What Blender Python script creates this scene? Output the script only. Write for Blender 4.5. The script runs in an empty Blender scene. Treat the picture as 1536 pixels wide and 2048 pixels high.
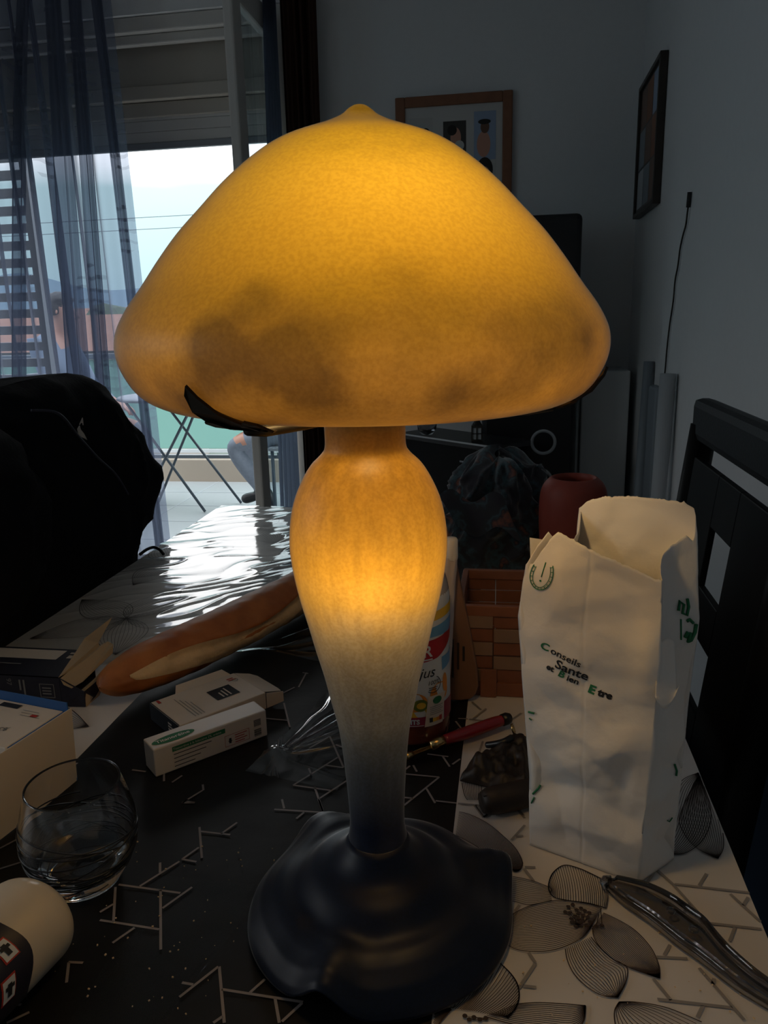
import bpy, bmesh, math, random
from mathutils import Vector, Matrix, noise
random.seed(7)
SC = bpy.context.scene
COL = SC.collection
PI = math.pi
R_ = math.radians

# ------------------------------------------------------------------ helpers
def lerp(a, b, t): return a + (b - a) * t
def interp(tab, x):
    if x <= tab[0][0]: return tab[0][1]
    for (a, va), (b, vb) in zip(tab, tab[1:]):
        if x <= b: return va + (vb - va) * (x - a) / (b - a)
    return tab[-1][1]
def smooth(tab, n):
    """Catmull-Rom through 2D/3D points, n samples per span"""
    P = [Vector(p) for p in tab]; out = []
    for i in range(len(P) - 1):
        p0 = P[max(i - 1, 0)]; p1 = P[i]; p2 = P[i + 1]; p3 = P[min(i + 2, len(P) - 1)]
        for k in range(n):
            t = k / n
            out.append(.5 * ((2 * p1) + (p2 - p0) * t + (2 * p0 - 5 * p1 + 4 * p2 - p3) * t * t + (3 * p1 - p0 - 3 * p2 + p3) * t ** 3))
    out.append(P[-1]); return out

class MB:
    def __init__(s): s.v = []; s.f = []; s.m = []; s.sm = []
    def add(s, vs, fs, mi=0, sm=False):
        o = len(s.v); s.v += [Vector(p) for p in vs]
        for f in fs:
            s.f.append(tuple(i + o for i in f)); s.m.append(mi); s.sm.append(sm)
        return s
    def box(s, lo, hi, mi=0, bev=0.0, rz=0, rot=None, piv=None):
        bm = bmesh.new(); bmesh.ops.create_cube(bm, size=1)
        c = (Vector(lo) + Vector(hi)) / 2; d = Vector(hi) - Vector(lo)
        for v in bm.verts: v.co = Vector((v.co.x * d.x, v.co.y * d.y, v.co.z * d.z))
        if bev > 0: bmesh.ops.bevel(bm, geom=bm.edges[:], offset=bev, segments=2, affect='EDGES', profile=.6)
        M = Matrix.Translation(c)
        if rot is not None: M = M @ rot.to_4x4()
        elif rz: M = M @ Matrix.Rotation(rz, 4, 'Z')
        bm.verts.index_update()
        s.add([M @ v.co for v in bm.verts], [[v.index for v in f.verts] for f in bm.faces], mi, False)
        bm.free(); return s
    def tube(s, path, r, n=8, mi=0, caps=True, sx=1.0):
        P = [Vector(p) for p in path]; rr = r if isinstance(r, (list, tuple)) else [r] * len(P)
        vs = []; fs = []; up = None
        for i, p in enumerate(P):
            t = (P[min(i + 1, len(P) - 1)] - P[max(i - 1, 0)])
            if t.length < 1e-9: t = Vector((0, 0, 1))
            t.normalize()
            if up is None: up = Vector((0, 0, 1)) if abs(t.z) < .9 else Vector((1, 0, 0))
            a = t.cross(up).normalized(); b = a.cross(t).normalized(); up = b
            for k in range(n):
                th = 2 * PI * k / n
                vs.append(p + (a * math.cos(th) * sx + b * math.sin(th)) * rr[i])
        for i in range(len(P) - 1):
            for k in range(n):
                k2 = (k + 1) % n
                fs.append((i * n + k, i * n + k2, (i + 1) * n + k2, (i + 1) * n + k))
        if caps:
            fs.append(tuple(range(n))[::-1]); fs.append(tuple((len(P) - 1) * n + k for k in range(n)))
        return s.add(vs, fs, mi, True)
    def lathe(s, prof, n=48, c=(0, 0, 0), mi=0, M=None, capb=False, capt=False):
        vs = []; fs = []; c = Vector(c)
        for r, z in prof:
            for k in range(n):
                a = 2 * PI * k / n
                p = Vector((r * math.cos(a), r * math.sin(a), z))
                vs.append((M @ p if M is not None else p) + c)
        for i in range(len(prof) - 1):
            for k in range(n):
                k2 = (k + 1) % n
                fs.append((i * n + k, i * n + k2, (i + 1) * n + k2, (i + 1) * n + k))
        if capb: fs.append(tuple(range(n))[::-1])
        if capt: fs.append(tuple((len(prof) - 1) * n + k for k in range(n)))
        return s.add(vs, fs, mi, True)
    def poly(s, pts, th, mi=0, axis=None):
        """flat polygon with thickness along its normal"""
        P = [Vector(p) for p in pts]; n = Vector((0, 0, 0))
        for a, b in zip(P, P[1:] + P[:1]): n += a.cross(b)
        n.normalize(); k = len(P)
        vs = [p + n * th / 2 for p in P] + [p - n * th / 2 for p in P]
        fs = [tuple(range(k)), tuple(range(k, 2 * k))[::-1]] + [(i, i + k, (i + 1) % k + k, (i + 1) % k) for i in range(k)]
        return s.add(vs, fs, mi)
    def grid(s, fn, nu, nv, mi=0, closeu=False, sm=True):
        vs = [fn(i / (nu if closeu else nu - 1), j / (nv - 1)) for j in range(nv) for i in range(nu)]
        fs = []
        for j in range(nv - 1):
            for i in range(nu if closeu else nu - 1):
                i2 = (i + 1) % nu
                fs.append((j * nu + i, j * nu + i2, (j + 1) * nu + i2, (j + 1) * nu + i))
        return s.add(vs, fs, mi, sm)
    def ribbon(s, pts, w, up=(0, 0, 1), mi=0, lift=0.0):
        P = [Vector(p) for p in pts]; vs = []; fs = []; up = Vector(up)
        for i, p in enumerate(P):
            t = (P[min(i + 1, len(P) - 1)] - P[max(i - 1, 0)]).normalized()
            a = t.cross(up).normalized() * w / 2
            vs += [p + a + up * lift, p - a + up * lift]
        for i in range(len(P) - 1): fs.append((2 * i, 2 * i + 2, 2 * i + 3, 2 * i + 1))
        return s.add(vs, fs, mi)
    def build(s, name, mats, parent=None, world=True, recalc=True):
        me = bpy.data.meshes.new(name)
        vs = s.v
        if parent is not None and world:
            inv = ROOTM[top(parent)].inverted(); vs = [inv @ v for v in vs]
        me.from_pydata([tuple(v) for v in vs], [], s.f)
        if not isinstance(mats, (list, tuple)): mats = [mats]
        for m in mats: me.materials.append(m)
        me.polygons.foreach_set('material_index', s.m)
        me.polygons.foreach_set('use_smooth', s.sm)
        me.update()
        if recalc:
            bm = bmesh.new(); bm.from_mesh(me); bmesh.ops.recalc_face_normals(bm, faces=bm.faces[:]); bm.to_mesh(me); bm.free()
        o = bpy.data.objects.new(name, me); COL.objects.link(o)
        if parent is not None: o.parent = parent
        return o
ROOTM = {}
def top(o):
    while o.parent is not None: o = o.parent
    return o.name
def thing(name, label, cat, loc=(0, 0, 0), rz=0, group=None):
    o = bpy.data.objects.new(name, None); COL.objects.link(o)
    o.location = loc; o.rotation_euler = (0, 0, rz); o.empty_display_size = .05
    o['label'] = label; o['category'] = cat
    if group: o['group'] = group
    ROOTM[o.name] = Matrix.Translation(Vector(loc)) @ Matrix.Rotation(rz, 4, 'Z')
    return o
def tag(o, label, cat, group=None):
    o['label'] = label; o['category'] = cat
    if group: o['group'] = group
    return o
def struct(name, mb, m):
    o = mb.build(name, m); o['kind'] = 'structure'; return o
def dup(root, loc, rz, label):
    r = root.copy(); COL.objects.link(r); r.location = loc; r.rotation_euler = (0, 0, rz); r['label'] = label
    ROOTM[r.name] = Matrix.Translation(Vector(loc)) @ Matrix.Rotation(rz, 4, 'Z')
    for ch in list(root.children):
        c = ch.copy(); COL.objects.link(c); c.parent = r
        for g in ch.children:
            d = g.copy(); COL.objects.link(d); d.parent = c
    return r
def bevel(o, w, seg=2):
    m = o.modifiers.new('bevel', 'BEVEL'); m.width = w; m.segments = seg; m.limit_method = 'ANGLE'; return o
def solid(o, t, off=0):
    m = o.modifiers.new('solid', 'SOLIDIFY'); m.thickness = t; m.offset = off; return o
def subsurf(o, l=1):
    m = o.modifiers.new('sub', 'SUBSURF'); m.levels = l; m.render_levels = l; return o

def text2d(s, size, bold=0.0, shear=0.0, align='LEFT', space=1.0):
    cu = bpy.data.curves.new('t', 'FONT'); cu.body = s; cu.size = size; cu.shear = shear; cu.align_x = align
    cu.offset = bold; cu.resolution_u = 3; cu.space_character = space
    o = bpy.data.objects.new('t', cu); COL.objects.link(o)
    dg = bpy.context.evaluated_depsgraph_get(); dg.update()
    me = o.evaluated_get(dg).to_mesh()
    vs = [(v.co.x, v.co.y) for v in me.vertices]; fs = [tuple(p.vertices) for p in me.polygons]
    o.evaluated_get(dg).to_mesh_clear()
    bpy.data.objects.remove(o); bpy.data.curves.remove(cu)
    return vs, fs
def put_text(mb, s, size, fn, mi=0, **k):
    vs, fs = text2d(s, size, **k)
    return mb.add([fn(x, y) for x, y in vs], fs, mi)
def plane_fn(o, ux, uy):
    o = Vector(o); ux = Vector(ux).normalized(); uy = Vector(uy).normalized()
    return lambda x, y: o + ux * x + uy * y
def rect_on(mb, fn, x0, y0, x1, y1, mi=0, nx=1):
    xs = [lerp(x0, x1, i / nx) for i in range(nx + 1)]
    vs = [fn(x, y0) for x in xs] + [fn(x, y1) for x in xs]
    k = nx + 1
    return mb.add(vs, [(i, i + 1, k + i + 1, k + i) for i in range(nx)], mi)
def disc_on(mb, fn, cx, cy, rx, ry, mi=0, n=20):
    return mb.add([fn(cx + rx * math.cos(2 * PI * i / n), cy + ry * math.sin(2 * PI * i / n)) for i in range(n)], [tuple(range(n))], mi)

# ------------------------------------------------------------------ materials
def new_mat(name):
    m = bpy.data.materials.new(name); m.use_nodes = True
    nt = m.node_tree; return m, nt, nt.nodes, nt.links
def pr(name, col, rough=.5, metal=0., spec=.5, noise_amt=0., noise_scale=40., bump=0., bump_scale=200., coat=0., coat_rough=.1, trans=0., ior=1.45, sheen=0.):
    m, nt, N, L = new_mat(name); b = N['Principled BSDF']
    b.inputs['Base Color'].default_value = (*col, 1); b.inputs['Roughness'].default_value = rough
    b.inputs['Metallic'].default_value = metal; b.inputs['Specular IOR Level'].default_value = spec
    b.inputs['Coat Weight'].default_value = coat; b.inputs['Coat Roughness'].default_value = coat_rough
    b.inputs['Transmission Weight'].default_value = trans; b.inputs['IOR'].default_value = ior
    b.inputs['Sheen Weight'].default_value = sheen
    tc = N.new('ShaderNodeTexCoord')
    if noise_amt > 0:
        n = N.new('ShaderNodeTexNoise'); n.inputs['Scale'].default_value = noise_scale; n.inputs['Detail'].default_value = 4
        L.new(tc.outputs['Object'], n.inputs['Vector'])
        mx = N.new('ShaderNodeMix'); mx.data_type = 'RGBA'
        mx.inputs['A'].default_value = (*[c * (1 - noise_amt) for c in col], 1)
        mx.inputs['B'].default_value = (*[min(1, c * (1 + noise_amt)) for c in col], 1)
        L.new(n.outputs['Fac'], mx.inputs['Factor']); L.new(mx.outputs['Result'], b.inputs['Base Color'])
    if bump > 0:
        n2 = N.new('ShaderNodeTexNoise'); n2.inputs['Scale'].default_value = bump_scale; n2.inputs['Detail'].default_value = 5
        L.new(tc.outputs['Object'], n2.inputs['Vector'])
        bp = N.new('ShaderNodeBump'); bp.inputs['Strength'].default_value = bump; bp.inputs['Distance'].default_value = .002
        L.new(n2.outputs['Fac'], bp.inputs['Height']); L.new(bp.outputs['Normal'], b.inputs['Normal'])
    return m
def emit(name, col, st):
    m, nt, N, L = new_mat(name); N.remove(N['Principled BSDF'])
    e = N.new('ShaderNodeEmission'); e.inputs['Color'].default_value = (*col, 1); e.inputs['Strength'].default_value = st
    L.new(e.outputs[0], N['Material Output'].inputs[0]); return m
def clear(name, col=(1, 1, 1), rough=.03, fres=1.45, base=0.0, maxf=1.0):
    """thin clear sheet: transparent with fresnel gloss"""
    m, nt, N, L = new_mat(name); N.remove(N['Principled BSDF'])
    t = N.new('ShaderNodeBsdfTransparent'); t.inputs['Color'].default_value = (*col, 1)
    g = N.new('ShaderNodeBsdfGlossy'); g.inputs['Roughness'].default_value = rough
    f = N.new('ShaderNodeFresnel'); ge = N.new('ShaderNodeNewGeometry'); iv = N.new('ShaderNodeMix'); iv.data_type = 'FLOAT'; iv.inputs['A'].default_value = fres; iv.inputs['B'].default_value = 1 / fres
    L.new(ge.outputs['Backfacing'], iv.inputs['Factor']); L.new(iv.outputs['Result'], f.inputs['IOR'])
    ma = N.new('ShaderNodeMath'); ma.operation = 'MULTIPLY_ADD'; ma.inputs[1].default_value = maxf; ma.inputs[2].default_value = base; ma.use_clamp = True
    x = N.new('ShaderNodeMixShader'); L.new(f.outputs[0], ma.inputs[0]); L.new(ma.outputs[0], x.inputs[0])
    L.new(t.outputs[0], x.inputs[1]); L.new(g.outputs[0], x.inputs[2]); L.new(x.outputs[0], N['Material Output'].inputs[0])
    return m
def ramp_node(N, stops):
    r = N.new('ShaderNodeValToRGB'); e = r.color_ramp.elements
    e[0].position = stops[0][0]; e[0].color = (*stops[0][1], 1); e[1].position = stops[-1][0]; e[1].color = (*stops[-1][1], 1)
    for p, c in stops[1:-1]:
        q = e.new(p); q.color = (*c, 1)
    return r
def lamp_glass(name, stops, z0, z1, mottled, streak, trans=.6, diff=.3, blur=.0, ior=1.5):
    """blown coloured glass that lets lamp light through; colours are the powders melted into the glass"""
    m, nt, N, L = new_mat(name); N.remove(N['Principled BSDF'])
    tc = N.new('ShaderNodeTexCoord'); sp = N.new('ShaderNodeSeparateXYZ'); L.new(tc.outputs['Object'], sp.inputs[0])
    wob = N.new('ShaderNodeTexNoise'); wob.inputs['Scale'].default_value = 22; wob.inputs['Detail'].default_value = 3
    L.new(tc.outputs['Object'], wob.inputs['Vector'])
    mr = N.new('ShaderNodeMapRange'); mr.inputs['From Min'].default_value = z0; mr.inputs['From Max'].default_value = z1
    wa = N.new('ShaderNodeMath'); wa.operation = 'MULTIPLY_ADD'; wa.inputs[1].default_value = .03; L.new(wob.outputs['Fac'], wa.inputs[0])
    L.new(sp.outputs['Z'], wa.inputs[2])
    L.new(wa.outputs[0], mr.inputs['Value'])
    rp = ramp_node(N, stops); L.new(mr.outputs[0], rp.inputs[0]); col = rp.outputs[0]
    def mul(c, fac_out, lo, hi, p0, p1):
        r = ramp_node(N, [(p0, lo), (p1, hi)]); L.new(fac_out, r.inputs[0])
        x = N.new('ShaderNodeMix'); x.data_type = 'RGBA'; x.blend_type = 'MULTIPLY'; x.inputs['Factor'].default_value = 1
        L.new(c, x.inputs['A']); L.new(r.outputs[0], x.inputs['B']); return x.outputs['Result']
    sn = N.new('ShaderNodeTexNoise'); sn.inputs['Scale'].default_value = 480; sn.inputs['Detail'].default_value = 2
    L.new(tc.outputs['Object'], sn.inputs['Vector'])
    col = mul(col, sn.outputs['Fac'], (.86, .83, .74), (1, 1, 1), .36, .62)
    if mottled:
        pn = N.new('ShaderNodeTexNoise'); pn.inputs['Scale'].default_value = 13; pn.inputs['Detail'].default_value = 7; pn.inputs['Roughness'].default_value = .62
        mp = N.new('ShaderNodeMapping'); mp.inputs['Location'].default_value = mottled[0]; mp.inputs['Scale'].default_value = (1, 1, 1.25)
        L.new(tc.outputs['Object'], mp.inputs[0]); L.new(mp.outputs[0], pn.inputs['Vector'])
        hz = N.new('ShaderNodeMapRange'); hz.inputs['From Min'].default_value = mottled[2]; hz.inputs['From Max'].default_value = mottled[1]
        L.new(sp.outputs['Z'], hz.inputs['Value'])
        sc = N.new('ShaderNodeMath'); sc.operation = 'MULTIPLY_ADD'; sc.inputs[1].default_value = .26
        L.new(hz.outputs[0], sc.inputs[0]); L.new(pn.outputs['Fac'], sc.inputs[2])
        col = mul(col, sc.outputs[0], (1, 1, 1), (.52, .52, .66), .62, .90)
        tot = None
        ns = N.new('ShaderNodeTexNoise'); ns.inputs['Scale'].default_value = 38; ns.inputs['Detail'].default_value = 5; L.new(tc.outputs['Object'], ns.inputs['Vector'])
        for (cx, cy, cz, rad) in mottled[3]:
            ds = N.new('ShaderNodeVectorMath'); ds.operation = 'DISTANCE'; ds.inputs[1].default_value = (cx, cy, cz); L.new(tc.outputs['Object'], ds.inputs[0])
            m1 = N.new('ShaderNodeMath'); m1.operation = 'MULTIPLY_ADD'; m1.inputs[1].default_value = -1.0 / rad; m1.inputs[2].default_value = 1.0; L.new(ds.outputs['Value'], m1.inputs[0])
            m2 = N.new('ShaderNodeMath'); m2.operation = 'MAXIMUM'; m2.inputs[1].default_value = 0; L.new(m1.outputs[0], m2.inputs[0])
            if tot is None: tot = m2.outputs[0]
            else:
                m3 = N.new('ShaderNodeMath'); m3.operation = 'ADD'; L.new(tot, m3.inputs[0]); L.new(m2.outputs[0], m3.inputs[1]); tot = m3.outputs[0]
        m4 = N.new('ShaderNodeMath'); m4.operation = 'MULTIPLY'; L.new(tot, m4.inputs[0]); L.new(ns.outputs['Fac'], m4.inputs[1])
        col = mul(col, m4.outputs[0], (1, 1, 1), (.46, .46, .62), .05, .45)
    if streak:
        st = N.new('ShaderNodeTexNoise'); st.inputs['Scale'].default_value = 160; st.inputs['Detail'].default_value = 2
        mp = N.new('ShaderNodeMapping'); mp.inputs['Scale'].default_value = (1, 1, .06)
        L.new(tc.outputs['Object'], mp.inputs[0]); L.new(mp.outputs[0], st.inputs['Vector'])
        col = mul(col, st.outputs['Fac'], (.84, .84, .86), (1.0, 1.0, 1.0), .35, .6)
    tr = N.new('ShaderNodeBsdfTranslucent'); df = N.new('ShaderNodeBsdfDiffuse'); L.new(col, df.inputs[0])
    dk = N.new('ShaderNodeMix'); dk.data_type = 'RGBA'; dk.blend_type = 'MULTIPLY'; dk.inputs['Factor'].default_value = 1; dk.inputs['B'].default_value = (.24, .24, .24, 1)
    L.new(col, dk.inputs['A']); L.new(dk.outputs['Result'], tr.inputs[0])
    x = N.new('ShaderNodeMixShader'); x.inputs[0].default_value = diff; L.new(tr.outputs[0], x.inputs[1]); L.new(df.outputs[0], x.inputs[2])
    cur = x.outputs[0]
    if blur > 0:
        rf = N.new('ShaderNodeBsdfRefraction'); rf.inputs['Roughness'].default_value = .62; rf.inputs['IOR'].default_value = 1.12
        L.new(col, rf.inputs['Color'])
        y = N.new('ShaderNodeMixShader'); y.inputs[0].default_value = blur; L.new(cur, y.inputs[1]); L.new(rf.outputs[0], y.inputs[2]); cur = y.outputs[0]
    gl = N.new('ShaderNodeBsdfGlossy'); gl.inputs['Roughness'].default_value = .46
    lw = N.new('ShaderNodeFresnel'); lw.inputs['IOR'].default_value = ior
    z = N.new('ShaderNodeMixShader'); L.new(lw.outputs[0], z.inputs[0]); L.new(cur, z.inputs[1]); L.new(gl.outputs[0], z.inputs[2])
    L.new(z.outputs[0], N['Material Output'].inputs[0]); return m

M = {}
M['wall'] = pr('wall_paint', (.70, .71, .72), .85, spec=.2, noise_amt=.03, bump=.15, bump_scale=300)
M['ceiling'] = pr('ceiling_paint', (.7, .7, .7), .9, spec=.2)
M['floor'] = pr('floor_tile', (.42, .38, .33), .45)
M['pvc'] = pr('white_pvc', (.62, .60, .57), .4)
M['boxpanel'] = pr('shutter_box_panel', (.50, .46, .40), .6)
M['white'] = pr('white_lacquer', (.62, .64, .65), .45)
M['black'] = pr('black_satin', (.012, .012, .014), .35)
M['blackwood'] = pr('black_wood', (.005, .0045, .0045), .5, spec=.14, noise_amt=.4, noise_scale=30)
M['darkwood'] = pr('dark_wood', (.03, .022, .018), .45, noise_amt=.3, noise_scale=25)
M['chairpad'] = pr('black_leather', (.006, .007, .009), .5, spec=.3, bump=.3, bump_scale=250)
M['jacket'] = pr('black_cloth', (.011, .011, .012), .9, spec=.1, bump=.5, bump_scale=120)
M['seam'] = pr('dark_blue_piping', (.03, .03, .05), .6)
M['steel'] = pr('steel', (.5, .5, .5), .25, metal=1)
M['darkmetal'] = pr('dark_metal', (.05, .045, .04), .45, metal=.8)
M['bronze'] = pr('patinated_bronze', (.012, .009, .006), .5, metal=.3)
M['brass'] = pr('brass', (.55, .38, .16), .25, metal=1)
M['paper'] = pr('white_kraft_paper', (.76, .73, .70), .75, spec=.25, noise_amt=.03, noise_scale=60, bump=.25, bump_scale=140)
M['green_ink'] = pr('green_ink', (.02, .17, .07), .7)
M['black_ink'] = pr('black_ink', (.012, .014, .02), .7)
M['red_ink'] = pr('red_ink', (.45, .04, .03), .7)
M['grey_ink'] = pr('grey_ink', (.25, .24, .23), .7)
M['card'] = pr('white_card', (.66, .58, .50), .6, noise_amt=.03)
M['cardwhite'] = pr('glossy_white_card', (.72, .66, .60), .4)
M['darkblue'] = pr('dark_blue_print', (.018, .017, .03), .45, noise_amt=.3, noise_scale=60)
M['blue'] = pr('blue_card', (.02, .10, .30), .5)
M['kraft'] = pr('tan_card', (.50, .38, .25), .7, noise_amt=.05)
M['rind'] = pr('baked_crust', (.42, .15, .04), .6, noise_amt=.35, noise_scale=28, bump=.6, bump_scale=90)
M['plastic'] = pr('cream_plastic', (.66, .58, .46), .38, coat=.2)
M['terra'] = pr('terracotta_glaze', (.30, .055, .035), .55, noise_amt=.1, noise_scale=40)
M['redhandle'] = pr('red_handle', (.28, .012, .018), .3, coat=.4)
M['leather'] = pr('dark_brown_leather', (.022, .014, .010), .5, bump=.8, bump_scale=60)
M['wicker'] = pr('orange_wood_strip', (.24, .09, .05), .6, noise_amt=.3, noise_scale=35)
M['wickerpale'] = pr('pale_wood_strip', (.27, .17, .12), .6, noise_amt=.2, noise_scale=35)
M['board'] = pr('brown_board', (.22, .11, .065), .6, noise_amt=.3, noise_scale=20)
M['pinkplastic'] = pr('pale_plastic', (.62, .52, .48), .4)
M['labelwhite'] = pr('bottle_label', (.62, .66, .70), .4)
M['skyblue'] = pr('label_blue', (.12, .32, .55), .4)
M['yellow'] = pr('label_yellow', (.75, .45, .04), .4)
M['orange'] = pr('label_orange', (.70, .25, .04), .4)
M['magenta'] = pr('label_magenta', (.28, .02, .06), .4)
M['labelred'] = pr('label_red', (.40, .012, .02), .4)
M['kiwi'] = pr('label_kiwi', (.14, .18, .03), .4)
M['juice'] = pr('red_juice_bottle', (.16, .035, .02), .15, coat=.5)
M['bottleclear'] = pr('milky_bottle', (.42, .40, .40), .2, coat=.5)
M['curtdark'] = pr('dark_brown_curtain', (.055, .028, .020), .9, spec=.1)
M['frameorange'] = pr('orange_wood_frame', (.24, .10, .05), .5, noise_amt=.25, noise_scale=30)
M['mat'] = pr('picture_mount', (.55, .54, .52), .6)
M['jeans'] = pr('grey_blue_denim', (.22, .25, .30), .9, noise_amt=.2, noise_scale=60)
M['skin'] = pr('skin', (.55, .28, .20), .5)
M['hair'] = pr('dark_hair', (.02, .016, .013), .6)
M['shirt'] = pr('blue_grey_shirt', (.20, .25, .33), .9)
M['balcony'] = pr('balcony_tile', (.34, .35, .35), .5, noise_amt=.05)
M['kerb'] = pr('beige_render', (.34, .28, .22), .8)
M['slat'] = pr('grey_slat', (.28, .29, .31), .5)
M['rail'] = pr('dark_rail', (.06, .08, .10), .4)
M['roof'] = pr('orange_roof_tile', (.20, .095, .065), .8, noise_amt=.2, noise_scale=2)
M['render'] = pr('house_render', (.26, .24, .22), .9)
M['leaf'] = pr('tree_leaf', (.05, .07, .045), .9, noise_amt=.4, noise_scale=2)
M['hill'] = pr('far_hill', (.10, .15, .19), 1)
M['ground'] = pr('ground_green', (.09, .11, .09), 1)
M['pale'] = pr('pale_grey_panel', (.42, .44, .46), .6)
M['greytube'] = pr('grey_blue_tube', (.22, .25, .28), .5)
SKY = 4.6; EXPO = 0.0; BULB = 88.0; BULB2 = 44.0
# ------------------------------------------------------------------ camera
P_, A_, Y_ = R_(14), R_(1.5), R_(9.5)
fw = Vector((-math.sin(Y_) * math.cos(P_), math.cos(Y_) * math.cos(P_), -math.sin(P_)))
r0 = Vector((math.cos(Y_), math.sin(Y_), 0)); u0 = r0.cross(fw)
RX = math.cos(A_) * r0 - math.sin(A_) * u0; UX = math.cos(A_) * u0 + math.sin(A_) * r0
cam = bpy.data.cameras.new('camera'); co = bpy.data.objects.new('camera', cam); COL.objects.link(co)
cam.sensor_fit = 'VERTICAL'; cam.sensor_height = 36.0; cam.lens = 36.0 * 1540 / 2048; cam.clip_start = .02; cam.clip_end = 500
mw = Matrix((RX, UX, -fw)).transposed().to_4x4(); mw.translation = Vector((0, 0, 1.165))
co.matrix_world = mw; SC.camera = co

# ------------------------------------------------------------------ the room
WX = .50; WL = -3.2; YB = 3.5; YF = -1.6; ZC = 2.62
OX0, OX1, OZ = -2.95, -.94, 2.46           # French window opening in the back wall
struct('floor', MB().box((WL, YF, -.1), (WX, YB + .2, 0)), M['floor'])
struct('ceiling', MB().box((WL - .1, YF - .1, ZC), (WX + .1, YB + .2, ZC + .1)), M['ceiling'])
struct('wall_right', MB().box((WX, YF - .1, -.1), (WX + .1, YB + .2, ZC)), M['wall'])
FX0, FX1, FZ0, FZ1 = -.95, .55, .90, 2.15      # unseen window added in the left wall for soft fill daylight
wfm = MB()
wfm.box((WL - .1, YF - .1, -.1), (WL, FX0, ZC)); wfm.box((WL - .1, FX1, -.1), (WL, YB + .2, ZC)); wfm.box((WL - .1, FX0, -.1), (WL, FX1, FZ0)); wfm.box((WL - .1, FX0, FZ1), (WL, FX1, ZC))
struct('wall_left', wfm, M['wall'])
w2 = MB()
for lo, hi in (((FX0, FZ0), (FX0 + .05, FZ1)), ((FX1 - .05, FZ0), (FX1, FZ1)), ((FX0 + .05, FZ0), (FX1 - .05, FZ0 + .05)), ((FX0 + .05, FZ1 - .05), (FX1 - .05, FZ1)), (((FX0 + FX1) / 2 - .03, FZ0 + .05), ((FX0 + FX1) / 2 + .03, FZ1 - .05))): w2.box((WL - .07, lo[0], lo[1]), (WL - .02, hi[0], hi[1]))
struct('added_fill_window', w2, M['pvc'])
struct('wall_front', MB().box((WL, YF - .1, -.1), (WX, YF, ZC)), M['wall'])
wb = MB()
wb.box((OX1, YB, -.1), (WX, YB + .2, ZC)); wb.box((WL, YB, -.1), (OX0, YB + .2, ZC)); wb.box((OX0, YB, OZ), (OX1, YB + .2, ZC))
struct('wall_back', wb, M['wall'])
bb = MB().box((OX1 + .02, YB - .012, 0), (WX, YB, .08)); struct('baseboard_back', bb, M['white'])
# window frame, head rails
wf = MB()
wf.box((OX0, YB + .02, 0), (OX0 + .06, YB + .09, OZ)); wf.box((OX1 - .06, YB + .02, 0), (OX1, YB + .09, OZ))
wf.box((OX0 + .06, YB + .02, OZ - .06), (OX1 - .06, YB + .09, OZ)); wf.box((OX0 + .06, YB + .02, 0), (OX1 - .06, YB + .09, .035))
wf.box((OX0 + .06, YB + .05, OZ - .10), (OX1 - .06, YB + .085, OZ - .06))
o = wf.build('window_1', M['pvc']); bevel(o, .006); o['kind'] = 'structure'
tr = MB().box((OX0 + .002, YB + .125, 2.215), (OX1 - .002, YB + .198, 2.455)); tr.box((OX0 + .002, YB + .105, 2.155), (OX1 - .002, YB + .198, 2.213)); tr.box((OX0 + .002, YB + .135, 2.09), (OX1 - .002, YB + .198, 2.153))
o = tr.build('trim_1', M['boxpanel']); bevel(o, .005); o['kind'] = 'structure'

# roller shutter, nearly all the way up
t = thing('roller_shutter', 'grey roller shutter left partly lowered at the top of the open window', 'shutter', (OX0 + .95, YB + .14, 1.955))
m = MB()
for k in range(3): m.box((OX0 + .065, YB + .142, 1.985 + k * .046), (OX1 - .065, YB + .156, 1.985 + k * .046 + .0455), 0, .003)
m.build('slat_curtain', M['pvc'], t)
MB().box((OX0 + .065, YB + .138, 1.955), (OX1 - .065, YB + .160, 1.984), 0, .003).build('end_bar', M['slat'], t)
MB().box((OX1 - .115, YB + .120, 1.958), (OX1 - .10, YB + .128, 1.985)).build('stopper', M['white'], t)

# window sash, swung inward on the right jamb
t = thing('window_sash', 'white framed glazed sash swung open into the room at the right of the window', 'window sash', (-1.01, YB, 0))
sx0, sx1 = -1.030, -.992; ya, yb_ = 2.955, 3.485
m = MB(); m.box((sx0, ya, .04), (sx1, ya + .10, 2.40)); m.box((sx0, yb_ - .07, .04), (sx1, yb_, 2.40))
m.box((sx0, ya + .10, 2.30), (sx1, yb_ - .07, 2.40)); m.box((sx0, ya + .10, .04), (sx1, yb_ - .07, .14))
bevel(m.build('sash_frame', M['pvc'], t), .008)
M['glass'] = clear('window_glass', (.86, .93, .95), .0, 1.5)
MB().box((sx0 + .016, ya + .098, .138), (sx0 + .022, yb_ - .068, 2.302)).build('pane', M['glass'], t)
m = MB(); m.box((sx0 - .012, ya + .035, 1.00), (sx0, ya + .065, 1.12), 0, .003); m.box((sx0 - .05, ya + .043, 1.04), (sx0 - .012, ya + .057, 1.055)); m.box((sx0 - .055, ya + .043, .93), (sx0 - .043, ya + .057, 1.055), 0, .003)
m.build('handle', M['steel'], t)

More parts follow.
